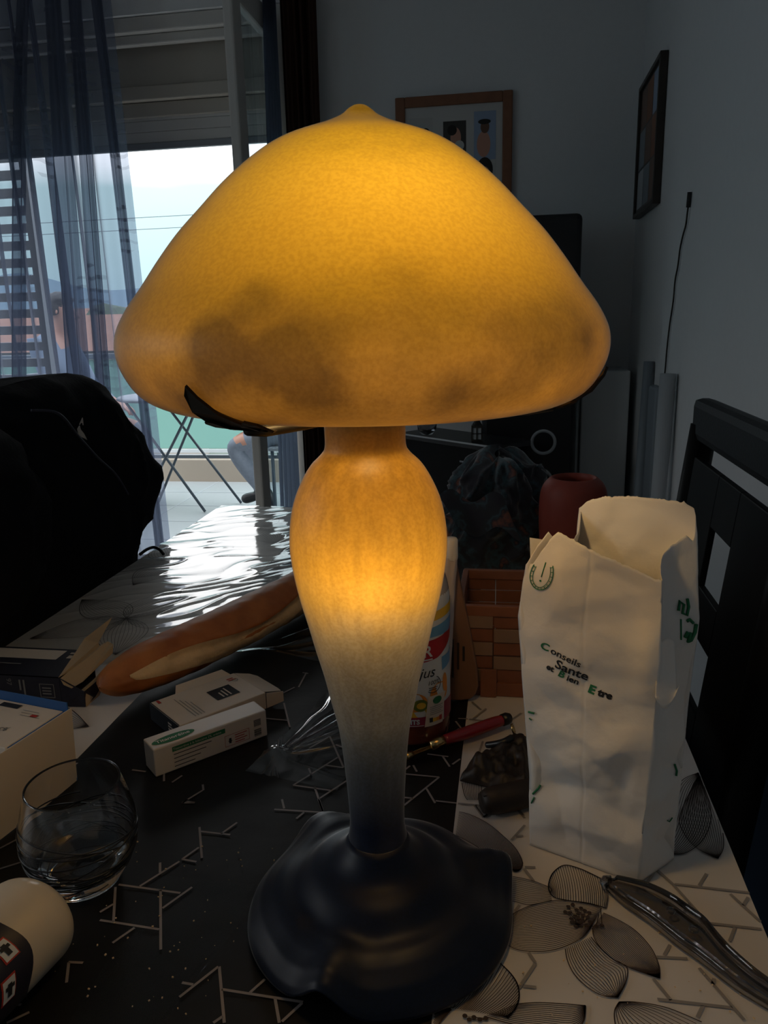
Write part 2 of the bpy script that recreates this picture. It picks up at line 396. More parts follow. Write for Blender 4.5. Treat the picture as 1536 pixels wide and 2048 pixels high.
# ------------------------------------------------------------------ curtains
def sheer_mat(name, dens):
    m, nt, N, L = new_mat(name); N.remove(N['Principled BSDF'])
    tc = N.new('ShaderNodeTexCoord')
    tr = N.new('ShaderNodeBsdfTransparent'); tr.inputs['Color'].default_value = (.80, .86, .97, 1)
    tl = N.new('ShaderNodeBsdfTranslucent'); tl.inputs[0].default_value = (.17, .19, .25, 1)
    df = N.new('ShaderNodeBsdfDiffuse'); df.inputs[0].default_value = (.10, .11, .15, 1)
    a = N.new('ShaderNodeMixShader'); a.inputs[0].default_value = .45; L.new(tl.outputs[0], a.inputs[1]); L.new(df.outputs[0], a.inputs[2])
    lw = N.new('ShaderNodeLayerWeight'); lw.inputs['Blend'].default_value = .30
    # embroidered fronds: warped wave threads
    mp = N.new('ShaderNodeMapping'); mp.inputs['Scale'].default_value = (1, .3, .55); L.new(tc.outputs['Object'], mp.inputs[0])
    vo = N.new('ShaderNodeTexVoronoi'); vo.inputs['Scale'].default_value = 5.5; L.new(mp.outputs[0], vo.inputs['Vector'])
    wv = N.new('ShaderNodeTexWave'); wv.wave_type = 'RINGS'; wv.inputs['Scale'].default_value = 12; wv.inputs['Distortion'].default_value = 5; wv.inputs['Detail'].default_value = 1
    L.new(mp.outputs[0], wv.inputs['Vector'])
    g1 = N.new('ShaderNodeMath'); g1.operation = 'GREATER_THAN'; g1.inputs[1].default_value = .80; L.new(wv.outputs['Fac'], g1.inputs[0])
    g2 = N.new('ShaderNodeMath'); g2.operation = 'LESS_THAN'; g2.inputs[1].default_value = .36; L.new(vo.outputs['Distance'], g2.inputs[0])
    g3 = N.new('ShaderNodeMath'); g3.operation = 'MULTIPLY'; L.new(g1.outputs[0], g3.inputs[0]); L.new(g2.outputs[0], g3.inputs[1])
    fac = N.new('ShaderNodeMath'); fac.operation = 'MULTIPLY_ADD'; fac.inputs[1].default_value = .50; fac.inputs[2].default_value = dens; fac.use_clamp = True
    L.new(lw.outputs['Facing'], fac.inputs[0])
    f2 = N.new('ShaderNodeMath'); f2.operation = 'MULTIPLY_ADD'; f2.inputs[1].default_value = .09; f2.use_clamp = True
    L.new(g3.outputs[0], f2.inputs[0]); L.new(fac.outputs[0], f2.inputs[2])
    x = N.new('ShaderNodeMixShader'); L.new(f2.outputs[0], x.inputs[0]); L.new(tr.outputs[0], x.inputs[1]); L.new(a.outputs[0], x.inputs[2])
    L.new(x.outputs[0], N['Material Output'].inputs[0]); return m
M['sheer'] = sheer_mat('sheer_voile', .56); M['sheer2'] = sheer_mat('gathered_voile', .74)
def curtain(mb, x0t, x1t, x0b, x1b, yc, z0, z1, folds, amp, ph=0.0, pinch=0.0, nu=220, nv=40, mi=0):
    def fn(u, v):
        z = lerp(z0, z1, v); k = 1 - v
        x = lerp(lerp(x0t, x0b, k ** .9), lerp(x1t, x1b, k ** .9), u)
        a = u * folds * 2 * PI + ph
        s = math.sin(a + .5 * math.sin(a * .37 + 1)) ; s2 = math.sin(a * 2.3 + .7) * .25
        am = amp * (.75 + .35 * math.sin(u * 9 + 2)) * (1 + .15 * math.sin(z * 3 + u * 5))
        return Vector((x + pinch * math.cos(a) * .5 * am, yc + am * (s + s2), z))
    return mb.grid(fn, nu, nv, mi)
m = MB(); curtain(m, -2.75, -1.61, -2.75, -1.575, 3.28, .02, 2.50, 12, .035, pinch=1.2)
t = thing('sheer_curtain', 'sheer grey-blue voile curtain with embroidered fronds across the left of the window', 'curtain', (-2.2, 3.28, .02))
m.build('voile', M['sheer'], t)
m = MB()
for a, b, c, d in ((-2.13, -2.07, -2.52, -2.42), (-1.99, -1.93, -2.40, -2.31), (-1.87, -1.80, -2.04, -1.90), (-1.76, -1.71, -1.88, -1.80), (-1.665, -1.625, -1.625, -1.585)):
    m = MB(); curtain(m, a, b, c, d, 3.245, .02, 2.50, 2, .012, a * 9, nu=30); m.build('gathered_pleat', M['sheer2'], t)
curtain(MB(), -.945, -.79, -.94, -.81, 3.40, .02, 2.50, 4.5, .024, nu=90).build('dark_curtain', M['curtdark'])
tag(bpy.data.objects['dark_curtain'], 'dark brown curtain bunched beside the open sash right of the window', 'curtain')
def narrow(u, v):
    k = (1 - v) ** .8; y = lerp(lerp(3.30, 3.08, k), lerp(3.355, 3.355, k), u)
    return Vector((lerp(-.972, -.950, u) + .012 * math.sin(u * 5 * 2 * PI), y, lerp(.02, 2.50, v)))
MB().grid(narrow, 70, 40).build('narrow_sheer_curtain', M['sheer2'])
tag(bpy.data.objects['narrow_sheer_curtain'], 'narrow bunched grey sheer curtain hanging between the open sash and the dark brown one', 'curtain')
t = thing('curtain_rod', 'dark metal curtain rod above the window holding all the curtains', 'curtain rod', (-1.9, 3.34, 2.53))
MB().tube([(-3.1, 3.34, 2.53), (-.7, 3.34, 2.53)], .012, 12).build('rod', M['darkmetal'], t)
for x in (-2.9, -.74): MB().tube([(x, 3.34, 2.53), (x, 3.4985, 2.53)], .008, 8).build('bracket', M['darkmetal'], t)

# ------------------------------------------------------------------ balcony and the view
struct('balcony_floor', MB().box((-6, 3.7, -.12), (2.5, 5.55, -.005)), M['balcony'])
m = MB()
for k in range(5): m.box((-6, 3.92 + k * .4, -.005), (2.5, 3.926 + k * .4, -.003))
for k in range(12): m.box((-5.2 + k * .5, 3.7, -.005), (-5.194 + k * .5, 5.55, -.003))
struct('trim_2', m, M['pale'])
struct('trim_3', MB().box((-6, 5.5, -.10), (2.5, 5.68, .165), 0, .004), M['kerb'])
t = thing('balcony_railing', 'green tinted glass balcony railing with dark rails on a beige kerb', 'railing', (-2, 5.58, .165))
m = MB(); m.box((-6, 5.565, .165), (2.5, 5.60, .19)); m.build('bottom_rail', M['rail'], t)
MB().box((-6, 5.55, .212), (2.5, 5.57, .236)).build('glazing_bar', M['white'], t)
MB().box((-6, 5.555, .93), (2.5, 5.605, .97), 0, .006).build('handrail', M['rail'], t)
M['railglass'] = pr('green_frosted_glass', (.36, .62, .56), .35, trans=.0)
def frosted(name, col):
    m, nt, N, L = new_mat(name); N.remove(N['Principled BSDF'])
    tl = N.new('ShaderNodeBsdfTranslucent'); tl.inputs[0].default_value = (*col, 1)
    tp = N.new('ShaderNodeBsdfTransparent'); tp.inputs[0].default_value = (*col, 1)
    x = N.new('ShaderNodeMixShader'); x.inputs[0].default_value = .45; L.new(tl.outputs[0], x.inputs[1]); L.new(tp.outputs[0], x.inputs[2])
    L.new(x.outputs[0], N['Material Output'].inputs[0]); return m
M['railglass'] = frosted('green_frosted_glass', (.40, .55, .52))
for k in range(6): MB().box((-5.9 + k * 1.4, 5.576, .24), (-4.56 + k * 1.4, 5.584, .925)).build('glass_panel', M['railglass'], t)
for k in range(7): MB().box((-5.94 + k * 1.4, 5.56, .165), (-5.915 + k * 1.4, 5.60, .93)).build('post', M['rail'], t)

t = thing('louvre_screen', 'grey louvred screen of horizontal slats standing at the left of the balcony', 'louvre screen', (-2.75, 3.95, 0))
m = MB()
for k in range(25): m.box((-3.14, 3.915, .10 + k * .0865), (-2.50, 3.945, .10 + k * .0865 + .046), 0, .004)
m.build('slats', M['slat'], t)
for x in (-3.17, -2.50): MB().box((x, 3.905, -.004), (x + .035, 3.955, 2.30)).build('upright', M['slat'], t)

t = thing('folding_table', 'thin-legged folding table standing on the balcony beyond the glass lamp', 'table', (-2.1, 4.7, 0))
MB().lathe([(.0, .715), (.33, .715), (.34, .722), (.33, .735), (0, .735)], 40, (-2.14, 4.68, 0)).build('tabletop', M['slat'], t)
for a, b in (((-1.925, 4.55, 0), (-2.40, 4.55, .715)), ((-2.38, 4.55, 0), (-1.93, 4.55, .715)), ((-1.77, 4.80, 0), (-2.28, 4.80, .715)), ((-2.36, 4.80, 0), (-1.99, 4.80, .715))):
    MB().tube([a, b], .009, 8).build('leg', M['rail'], t)

# the neighbourhood beyond
struct('ground_outside', MB().box((-90, 8, -6.2), (40, 160, -6)), M['ground'])
def house(x, y, w, d, h, label, g='houses beyond the balcony'):
    t = thing('house', label, 'house', (x, y, -6), 0, g)
    MB().box((x - w / 2, y - d / 2, -6), (x + w / 2, y + d / 2, -6 + h)).build('wall', M['render'], t)
    r = MB(); z = -6 + h
    r.add([(x - w / 2 - .4, y - d / 2 - .4, z), (x + w / 2 + .4, y - d / 2 - .4, z), (x + w / 2 + .4, y + d / 2 + .4, z), (x - w / 2 - .4, y + d / 2 + .4, z), (x - w / 2, y, z + 1.7), (x + w / 2, y, z + 1.7)],
          [(0, 1, 5, 4), (1, 2, 5), (2, 3, 4, 5), (3, 0, 4), (3, 2, 1, 0)])
    r.build('roof', M['roof'], t)
    for k in range(3): MB().box((x - w / 2 + .8 + k * w / 3.2, y - d / 2 - .03, z - 2.0), (x - w / 2 + 1.9 + k * w / 3.2, y - d / 2 + .02, z - .8)).build('window', M['black'], t)
house(-22, 38, 10, 7, 6.1, 'orange roofed house seen through the sheer curtain beside the lamp shade')
house(-35, 41, 9, 7, 5.4, 'orange roofed house seen between the louvre slats at far left')
house(-29, 56, 13, 8, 6.9, 'farther orange roofed house behind the two nearer ones')
def tree(x, y, h, r, label):
    t = thing('tree', label, 'tree', (x, y, -6), 0, 'trees beyond the balcony')
    MB().tube([(x, y, -6), (x, y, -6 + h * .5)], .25, 8).build('trunk', M['darkwood'], t)
    c = MB()
    for k in range(9):
        a = k * 2.4; q = r * .5 * (k / 9) ** .5 * 1.4; rr = r * (.55 + .25 * random.random())
        bm = bmesh.new(); bmesh.ops.create_icosphere(bm, subdivisions=2, radius=rr)
        for v in bm.verts: v.co += v.co.normalized() * noise.noise(v.co * 2.2) * .3 * rr
        bm.verts.index_update()
        c.add([v.co + Vector((x + q * math.cos(a), y + q * math.sin(a), -6 + h * .62 + (k % 3) * r * .35)) for v in bm.verts], [[v.index for v in f.verts] for f in bm.faces], 0, True); bm.free()
    c.build('crown', M['leaf'], t)
tree(-24.5, 46, 9.2, 2.0, 'round green tree rising behind the orange roofs')
tree(-41, 52, 8.5, 2.2, 'round green tree behind the louvre slats')
m = MB()
def hillf(u, v):
    x = lerp(-120, 30, u); return Vector((x, 130 + v * 20, -6 + v * (13.5 + 3.5 * math.sin(x * .06 + 1) + 1.5 * math.sin(x * .17))))
m.grid(hillf, 60, 8); struct('hill_outside', m, M['hill'])
for zz, nm in ((7.30, 'overhead power wire, upper of the two crossing the sky'), (6.65, 'overhead power wire, lower of the two crossing the sky')):
    o = MB().tube([(-61.85, 45, zz + .3), (-30, 45, zz), (-15, 45, zz + .05), (21.85, 45, zz + .5)], .018, 6).build('power_wire', M['rail']); tag(o, nm, 'wire', 'power wires')

for x, nm in ((-62, 'far left wooden pole carrying the overhead wires'), (22, 'far right wooden pole carrying the overhead wires')):
    t = thing('utility_pole', nm, 'pole', (x, 45, -6), 0, 'utility poles'); MB().tube([(x, 45, -6), (x, 45, 8.4)], .14, 10).build('mast', M['darkwood'], t)
# ------------------------------------------------------------------ people on the balcony
def person(name, label, J, chairz, face_dir, mats):
    """J: joints; one continuous skinned body"""
    t = thing(name, label, 'person', (J['pelvis'][0], J['pelvis'][1], 0))
    names = []; vs = []; rad = []; ed = []
    def add(n, p, r, parent=None):
        vs.append(Vector(p)); rad.append(r); names.append(n)
        if parent is not None: ed.append((names.index(parent), len(names) - 1))
    for n, r, par in (('pelvis', .125, None), ('waist', .115, 'pelvis'), ('chest', .14, 'waist'), ('neck', .055, 'chest'), ('chin', .062, 'neck'), ('head', .088, 'chin'), ('crown', .065, 'head')):
        add(n, J[n], r, par)
    for s in 'LR':
        for n, r, par in (('sh', .062, 'chest'), ('elb', .043, 'sh' + s), ('wr', .028, 'elb' + s), ('palm', .034, 'wr' + s)):
            add(n + s, J[n + s], r, par if par in names else par)
        pd = (Vector(J['palm' + s]) - Vector(J['wr' + s])).normalized(); sd = pd.cross(Vector((0, 0, 1))).normalized()
        for k in range(4):
            b = Vector(J['palm' + s]) + pd * .025 + sd * (.026 - .017 * k); ln = (.030, .035, .033, .026)[k]
            add('f%d%s' % (k, s), b, .0095, 'palm' + s); add('g%d%s' % (k, s), b + pd * ln + Vector((0, 0, -.012)), .009, 'f%d%s' % (k, s))
            add('h%d%s' % (k, s), b + pd * (ln * 1.4) + Vector((0, 0, -.036)), .008, 'g%d%s' % (k, s))
        th = Vector(J['palm' + s]) - pd * .005 + sd * .035
        add('t' + s, th, .011, 'palm' + s); add('u' + s, th + pd * .035 + sd * .012 + Vector((0, 0, -.01)), .009, 't' + s)
        for n, r, par in (('hip', .098, 'pelvis'), ('knee', .066, 'hip' + s), ('calf', .055, 'knee' + s), ('ank', .04, 'calf' + s), ('toe', .036, 'ank' + s)):
            add(n + s, J[n + s], r, par)
    me = bpy.data.meshes.new('body'); inv = ROOTM[t.name].inverted()
    me.from_pydata([tuple(inv @ v) for v in vs], ed, [])
    o = bpy.data.objects.new('body', me); COL.objects.link(o)
    sk = o.modifiers.new('skin', 'SKIN'); sk.use_smooth_shade = True
    for i, d in enumerate(me.skin_vertices[0].data): d.radius = (rad[i], rad[i]); d.use_root = (i == 0)
    ss = o.modifiers.new('ss', 'SUBSURF'); ss.levels = 2; ss.render_levels = 2
    dg = bpy.context.evaluated_depsgraph_get(); dg.update()
    me2 = bpy.data.meshes.new_from_object(o.evaluated_get(dg)); me2.name = 'body'
    o.modifiers.clear(); o.data = me2
    me2.materials.clear()
    for k in mats: me2.materials.append(k)
    W = ROOTM[t.name]; pz = J['pelvis'][2]; nk = Vector(J['neck']); hips = [Vector(J['wrL']), Vector(J['wrR'])]
    for p in me2.polygons:
        c = W @ p.center; p.use_smooth = True
        kn = min((names[i] for i in range(len(vs))), key=lambda n: (vs[names.index(n)] - c).length)
        if kn[:3] in ('hip', 'kne', 'cal', 'pel'): p.material_index = 1
        elif kn[:3] in ('ank', 'toe'): p.material_index = 3
        elif kn[:2] in ('ch', 'wa', 'sh', 'el') and kn != 'chin': p.material_index = 2
        elif kn[:2] in ('pa', 'f0', 'f1', 'f2', 'f3', 'wr') and (vs[names.index(kn)] - c).length > .048: p.material_index = 1
        else: p.material_index = 0
    # head relief
    fd = Vector(face_dir).normalized(); sd = fd.cross(Vector((0, 0, 1))); hc = Vector(J['head'])
    o.parent = t
    nz = [hc + fd * .083 + Vector((0, 0, .01)), hc + fd * .108 + Vector((0, 0, -.03)), hc + fd * .085 + Vector((0, 0, -.038))]
    MB().tube(nz, [.008, .015, .010], 8).build('nose', mats[0], t)
    for s in (-1, 1): MB().lathe([(0, -.012), (.018, -.006), (.02, .004), (.012, .012), (0, .012)], 12, hc + sd * s * .088, 0, Matrix.Rotation(PI / 2, 4, fd).to_3x3().to_4x4()).build('ear', mats[0], t)
    for s in (-1, 1): MB().lathe([(0, -.007), (.007, 0), (0, .007)], 10, hc + fd * .082 + sd * s * .032 + Vector((0, 0, .012))).build('eye', M['hair'], t)
    MB().tube([hc + fd * .085 + sd * -.025 + Vector((0, 0, -.062)), hc + fd * .092 + Vector((0, 0, -.060)), hc + fd * .085 + sd * .025 + Vector((0, 0, -.062))], .005, 6).build('mouth', M['skin'], t)
    h = MB()
    def hf(u, v):
        a = u * 2 * PI; ph = v * PI * .62
        d = Vector((math.sin(ph) * math.cos(a), math.sin(ph) * math.sin(a), math.cos(ph)))
        fr = max(0, d.dot(fd)); r = .108 - (.035 if (fr > .35 and d.z < .45) else 0)
        return hc + Vector((0, 0, .015)) - fd * .012 + d * (r + .006 * noise.noise(d * 6))
    h.grid(hf, 28, 14, closeu=True); h.build('hair', M['hair'], t)
    return t
def chair_out(x, y, rz, label):
    t = thing('balcony_chair', label, 'chair', (x, y, 0), rz, 'balcony chairs')
    s = MB().box((-.22, -.22, .425), (.22, .22, .445), 0, .006); s.build('seat', M['slat'], t, False)
    MB().box((-.22, .20, .62), (.22, .22, .88), 0, .006).build('backrest', M['slat'], t, False)
    for a, b in ((-.2, -.2), (.2, -.2)): MB().tube([(a, b, 0), (a, b, .425)], .011, 8).build('leg', M['rail'], t, False)
    for a in (-.2, .2): MB().tube([(a, .21, 0), (a, .21, .88)], .011, 8).build('leg', M['rail'], t, False)
chair_out(-1.20, 4.58, R_(-90), 'folding chair under the person whose knee shows beside the sash')
x0, y0 = -1.22, 4.58
person('person', 'person in grey-blue jeans sitting on the balcony, knee and hand showing left of the sash',
    dict(pelvis=(x0, y0, .575), waist=(x0 + .03, y0, .72), chest=(x0 + .03, y0, .98), neck=(x0 - .01, y0, 1.16), chin=(x0 - .04, y0, 1.22), head=(x0 - .03, y0, 1.31), crown=(x0 - .02, y0, 1.38),
         shL=(x0 + .03, y0 - .18, 1.08), elbL=(x0 - .05, y0 - .24, .80), wrL=(x0 - .30, y0 - .14, .60), palmL=(x0 - .37, y0 - .12, .585),
         shR=(x0 + .03, y0 + .18, 1.08), elbR=(x0 - .03, y0 + .25, .80), wrR=(x0 - .27, y0 + .15, .62), palmR=(x0 - .34, y0 + .12, .605),
         hipL=(x0 - .08, y0 - .10, .548), kneeL=(x0 - .46, y0 - .13, .44), calfL=(x0 - .35, y0 - .12, .27), ankL=(x0 - .22, y0 - .11, .08), toeL=(x0 - .34, y0 - .12, .04),
         hipR=(x0 - .08, y0 + .10, .548), kneeR=(x0 - .45, y0 + .15, .46), calfR=(x0 - .42, y0 + .14, .27), ankR=(x0 - .38, y0 + .13, .08), toeR=(x0 - .52, y0 + .14, .04)),
    .44, (-1, 0, 0), [M['skin'], M['jeans'], M['shirt'], M['black']])
chair_out(-2.92, 4.75, R_(90), 'folding chair under the person sitting behind the sheer curtain')
x0, y0 = -2.92, 4.75
person('person', 'dark-haired person in a blue-grey shirt sitting behind the sheer curtain',
    dict(pelvis=(x0, y0, .575), waist=(x0 - .03, y0, .72), chest=(x0 - .03, y0, .98), neck=(x0 + .01, y0, 1.14), chin=(x0 + .05, y0, 1.18), head=(x0 + .05, y0, 1.27), crown=(x0 + .03, y0, 1.34),
         shL=(x0 - .03, y0 + .18, 1.06), elbL=(x0 + .06, y0 + .24, .80), wrL=(x0 + .28, y0 + .14, .66), palmL=(x0 + .35, y0 + .12, .64),
         shR=(x0 - .03, y0 - .18, 1.06), elbR=(x0 + .05, y0 - .25, .80), wrR=(x0 + .27, y0 - .15, .64), palmR=(x0 + .34, y0 - .12, .62),
         hipL=(x0 + .08, y0 + .10, .548), kneeL=(x0 + .46, y0 + .13, .48), calfL=(x0 + .45, y0 + .12, .28), ankL=(x0 + .42, y0 + .11, .08), toeL=(x0 + .55, y0 + .12, .04),
         hipR=(x0 + .08, y0 - .10, .548), kneeR=(x0 + .45, y0 - .15, .48), calfR=(x0 + .44, y0 - .14, .28), ankR=(x0 + .40, y0 - .13, .08), toeR=(x0 + .53, y0 - .14, .04)),
    .44, (1, 0, -.1), [M['skin'], M['jeans'], M['shirt'], M['black']])

# ------------------------------------------------------------------ sky
w = bpy.data.worlds.new('sky'); SC.world = w; w.use_nodes = True
nt = w.node_tree; N = nt.nodes; L = nt.links
tc = N.new('ShaderNodeTexCoord'); sp = N.new('ShaderNodeSeparateXYZ'); L.new(tc.outputs['Generated'], sp.inputs[0])
nz = N.new('ShaderNodeTexNoise'); nz.inputs['Scale'].default_value = 3.0; nz.inputs['Detail'].default_value = 4
mp = N.new('ShaderNodeMapping'); mp.inputs['Scale'].default_value = (1, 1, 4); L.new(tc.outputs['Generated'], mp.inputs[0]); L.new(mp.outputs[0], nz.inputs['Vector'])
ad = N.new('ShaderNodeMath'); ad.operation = 'MULTIPLY_ADD'; ad.inputs[1].default_value = .06; L.new(nz.outputs['Fac'], ad.inputs[0]); L.new(sp.outputs['Z'], ad.inputs[2])
rp = ramp_node(N, [(.0, (.12, .18, .22)), (.12, (.17, .24, .25)), (.185, (.20, .275, .28)), (.215, (.46, .47, .48)), (.34, (1.0, 1.0, 1.0)), (1, (.78, .90, 1.0))])
L.new(ad.outputs[0], rp.inputs[0])
bg = N['Background']; L.new(rp.outputs[0], bg.inputs['Color']); bg.inputs['Strength'].default_value = SKY
# the window lets the sky in: guide the sky sampling there
la = bpy.data.lights.new('window_portal', 'AREA'); la.shape = 'RECTANGLE'; la.size = OX1 - OX0; la.size_y = OZ; la.cycles.is_portal = True
lb_ = bpy.data.lights.new('window_portal', 'AREA'); lb_.shape = 'RECTANGLE'; lb_.size = FZ1 - FZ0; lb_.size_y = FX1 - FX0; lb_.cycles.is_portal = True  # sky portal of the added fill window
l2 = bpy.data.objects.new('window_portal', lb_); COL.objects.link(l2); l2.location = (WL - .11, (FX0 + FX1) / 2, (FZ0 + FZ1) / 2); l2.rotation_euler = (0, R_(-90), 0)
lo = bpy.data.objects.new('window_portal', la); COL.objects.link(lo); lo.location = ((OX0 + OX1) / 2, YB + .21, OZ / 2); lo.rotation_euler = (R_(-90), 0, 0)
SC.view_settings.view_transform = 'Standard'; SC.view_settings.look = 'None'; SC.view_settings.exposure = EXPO; SC.view_settings.gamma = 1
SC.view_settings.use_curve_mapping = False
SC.cycles.max_bounces = 10; SC.cycles.transparent_max_bounces = 24; SC.cycles.caustics_reflective = False; SC.cycles.caustics_refractive = True
SC.cycles.sample_clamp_indirect = 4.0; SC.cycles.use_denoising = True
GREY=[((-0.0405,0.5963),(-0.0059,0.5957)),((-0.026,0.5949),(-0.0176,0.5791)),((-0.0015,0.6066),(-0.0176,0.5791)),((0.0031,0.6083),(0.017,0.5824)),((0.0169,0.5733),(0.0057,0.5526)),((0.0094,0.5584),(0.0154,0.5592)),((0.0161,0.5219),(0.0241,0.5226)),((0.0155,0.5201),(0.0225,0.507)),((0.0117,0.4809),(0.0084,0.4746)),((0.0172,0.4383),(0.0214,0.4302)),((0.0214,0.4295),(0.0105,0.4086)),((0.0133,0.4107),(0.0213,0.4106)),((0.1154,0.5324),(0.1035,0.5114)),((0.1154,0.5324),(0.1245,0.5178)),((0.1245,0.5178),(0.1403,0.4825)),((0.1261,0.5174),(0.178,0.5151)),((0.152,0.532),(0.1435,0.5179)),((0.164,0.5121),(0.1774,0.4868)),((0.1758,0.5102),(0.1699,0.5013)),((0.1328,0.4982),(0.1271,0.4878)),((0.133,0.481),(0.1761,0.4798)),((0.1585,0.479),(0.1517,0.4657)),((0.1115,0.4573),(0.106,0.4477)),((0.1008,0.4456),(0.1205,0.4468)),((0.1263,0.44),(0.1441,0.4037)),((0.1338,0.4328),(0.132,0.4281)),((0.0956,0.4276),(0.1037,0.4121)),((0.0954,0.4118),(0.1395,0.4116)),((0.1222,0.4109),(0.1168,0.4016)),((-0.0376,0.7838),(-0.0268,0.7664)),((-0.0215,0.77),(-0.0347,0.7457)),((-0.0386,0.7452),(-0.0168,0.742)),((-0.0168,0.742),(-0.0124,0.7358)),((0.0161,0.7642),(0.0026,0.7432)),((-0.0226,0.7021),(-0.0254,0.6815)),((-0.0252,0.5961),(-0.0167,0.5804)),((-0.0008,0.6084),(-0.0167,0.5804)),((0.0032,0.6102),(0.0163,0.5858))]
PALE=[((-0.27,0.4902),(-0.2649,0.4792)),((-0.2739,0.4631),(-0.2551,0.4935)),((-0.2462,0.5116),(-0.2541,0.4962)),((-0.2541,0.4962),(-0.2414,0.4948)),((-0.2559,0.5365),(-0.2387,0.4996)),((-0.2534,0.5312),(-0.2262,0.5302)),((-0.2344,0.5302),(-0.226,0.5464)),((-0.291,0.4627),(-0.2399,0.4603)),((-0.2335,0.4674),(-0.2466,0.4439)),((-0.2564,0.4617),(-0.231,0.4074)),((-0.292,0.4598),(-0.2761,0.4268)),((-0.2907,0.4342),(-0.2848,0.4431)),((-0.2867,0.427),(-0.2401,0.4244)),((-0.2583,0.4236),(-0.2671,0.4085)),((-0.2053,0.3836),(-0.1975,0.3831)),((-0.2024,0.3729),(-0.1864,0.399)),((-0.1858,0.3991),(-0.1673,0.359)),((-0.1776,0.3821),(-0.1233,0.3799)),((-0.1524,0.3934),(-0.1589,0.382)),((-0.1415,0.38),(-0.1338,0.3636)),((-0.1236,0.3793),(-0.1325,0.3647)),((-0.1699,0.3632),(-0.174,0.3581)),((-0.1996,0.5681),(-0.1564,0.5691)),((-0.1971,0.5832),(-0.1913,0.5703)),((-0.1646,0.5872),(-0.1509,0.5588)),((-0.1725,0.5671),(-0.1768,0.5579)),((-0.1333,0.5703),(-0.1401,0.5601)),((-0.2845,0.5662),(-0.2817,0.5728)),((-0.2837,0.57),(-0.2736,0.5688)),((-0.1941,0.6689),(-0.1786,0.6931)),((-0.1786,0.6931),(-0.1529,0.6398)),((-0.1691,0.6782),(-0.1613,0.6746)),((-0.1704,0.641),(-0.1527,0.639)),((-0.1929,0.6053),(-0.1621,0.6557)),((-0.1929,0.6053),(-0.1556,0.6014)),((-0.1638,0.5886),(-0.1454,0.618)),((-0.1724,0.6047),(-0.1511,0.5594)),((-0.1856,0.6342),(-0.1804,0.6234)),((-0.2555,0.7215),(-0.2311,0.7201)),((-0.2464,0.7576),(-0.225,0.7065)),((-0.2542,0.7802),(-0.2446,0.7959)),((-0.24,0.7964),(-0.2407,0.835)),((-0.2455,0.8345),(-0.2377,0.8326)),((-0.0526,0.7388),(-0.0417,0.7159)),((-0.0479,0.7243),(-0.0554,0.7107)),((-0.0502,0.7449),(-0.04,0.7451)),((-0.0757,0.6722),(-0.0549,0.6698)),((-0.0608,0.6707),(-0.0523,0.6527)),((-0.0433,0.6672),(-0.05,0.6569)),((-0.087,0.6509),(-0.0823,0.6406)),((-0.0938,0.6423),(-0.09,0.6497)),((-0.0925,0.6356),(-0.0606,0.6343)),((-0.0606,0.6343),(-0.0873,0.5877)),((-0.0705,0.615),(-0.0606,0.5943)),((-0.0889,0.5992),(-0.0806,0.5988)),((-0.0605,0.5977),(-0.0419,0.5966)),((-0.41,0.4895),(-0.4009,0.5052)),((-0.3942,0.467),(-0.3798,0.4781)),((-0.301,0.3406),(-0.2915,0.3496)),((-0.2887,0.389),(-0.2784,0.3898)),((-0.2883,0.389),(-0.2806,0.3734)),((-0.3138,0.3523),(-0.2999,0.3539)),((-0.3213,0.6092),(-0.3156,0.5968)),((-0.3073,0.5959),(-0.3023,0.6077)),((-0.3548,0.611),(-0.3401,0.6097)),((-0.2846,0.5671),(-0.2736,0.5874)),((-0.277,0.596),(-0.2729,0.5875)),((-0.2846,0.5671),(-0.2734,0.5685))]
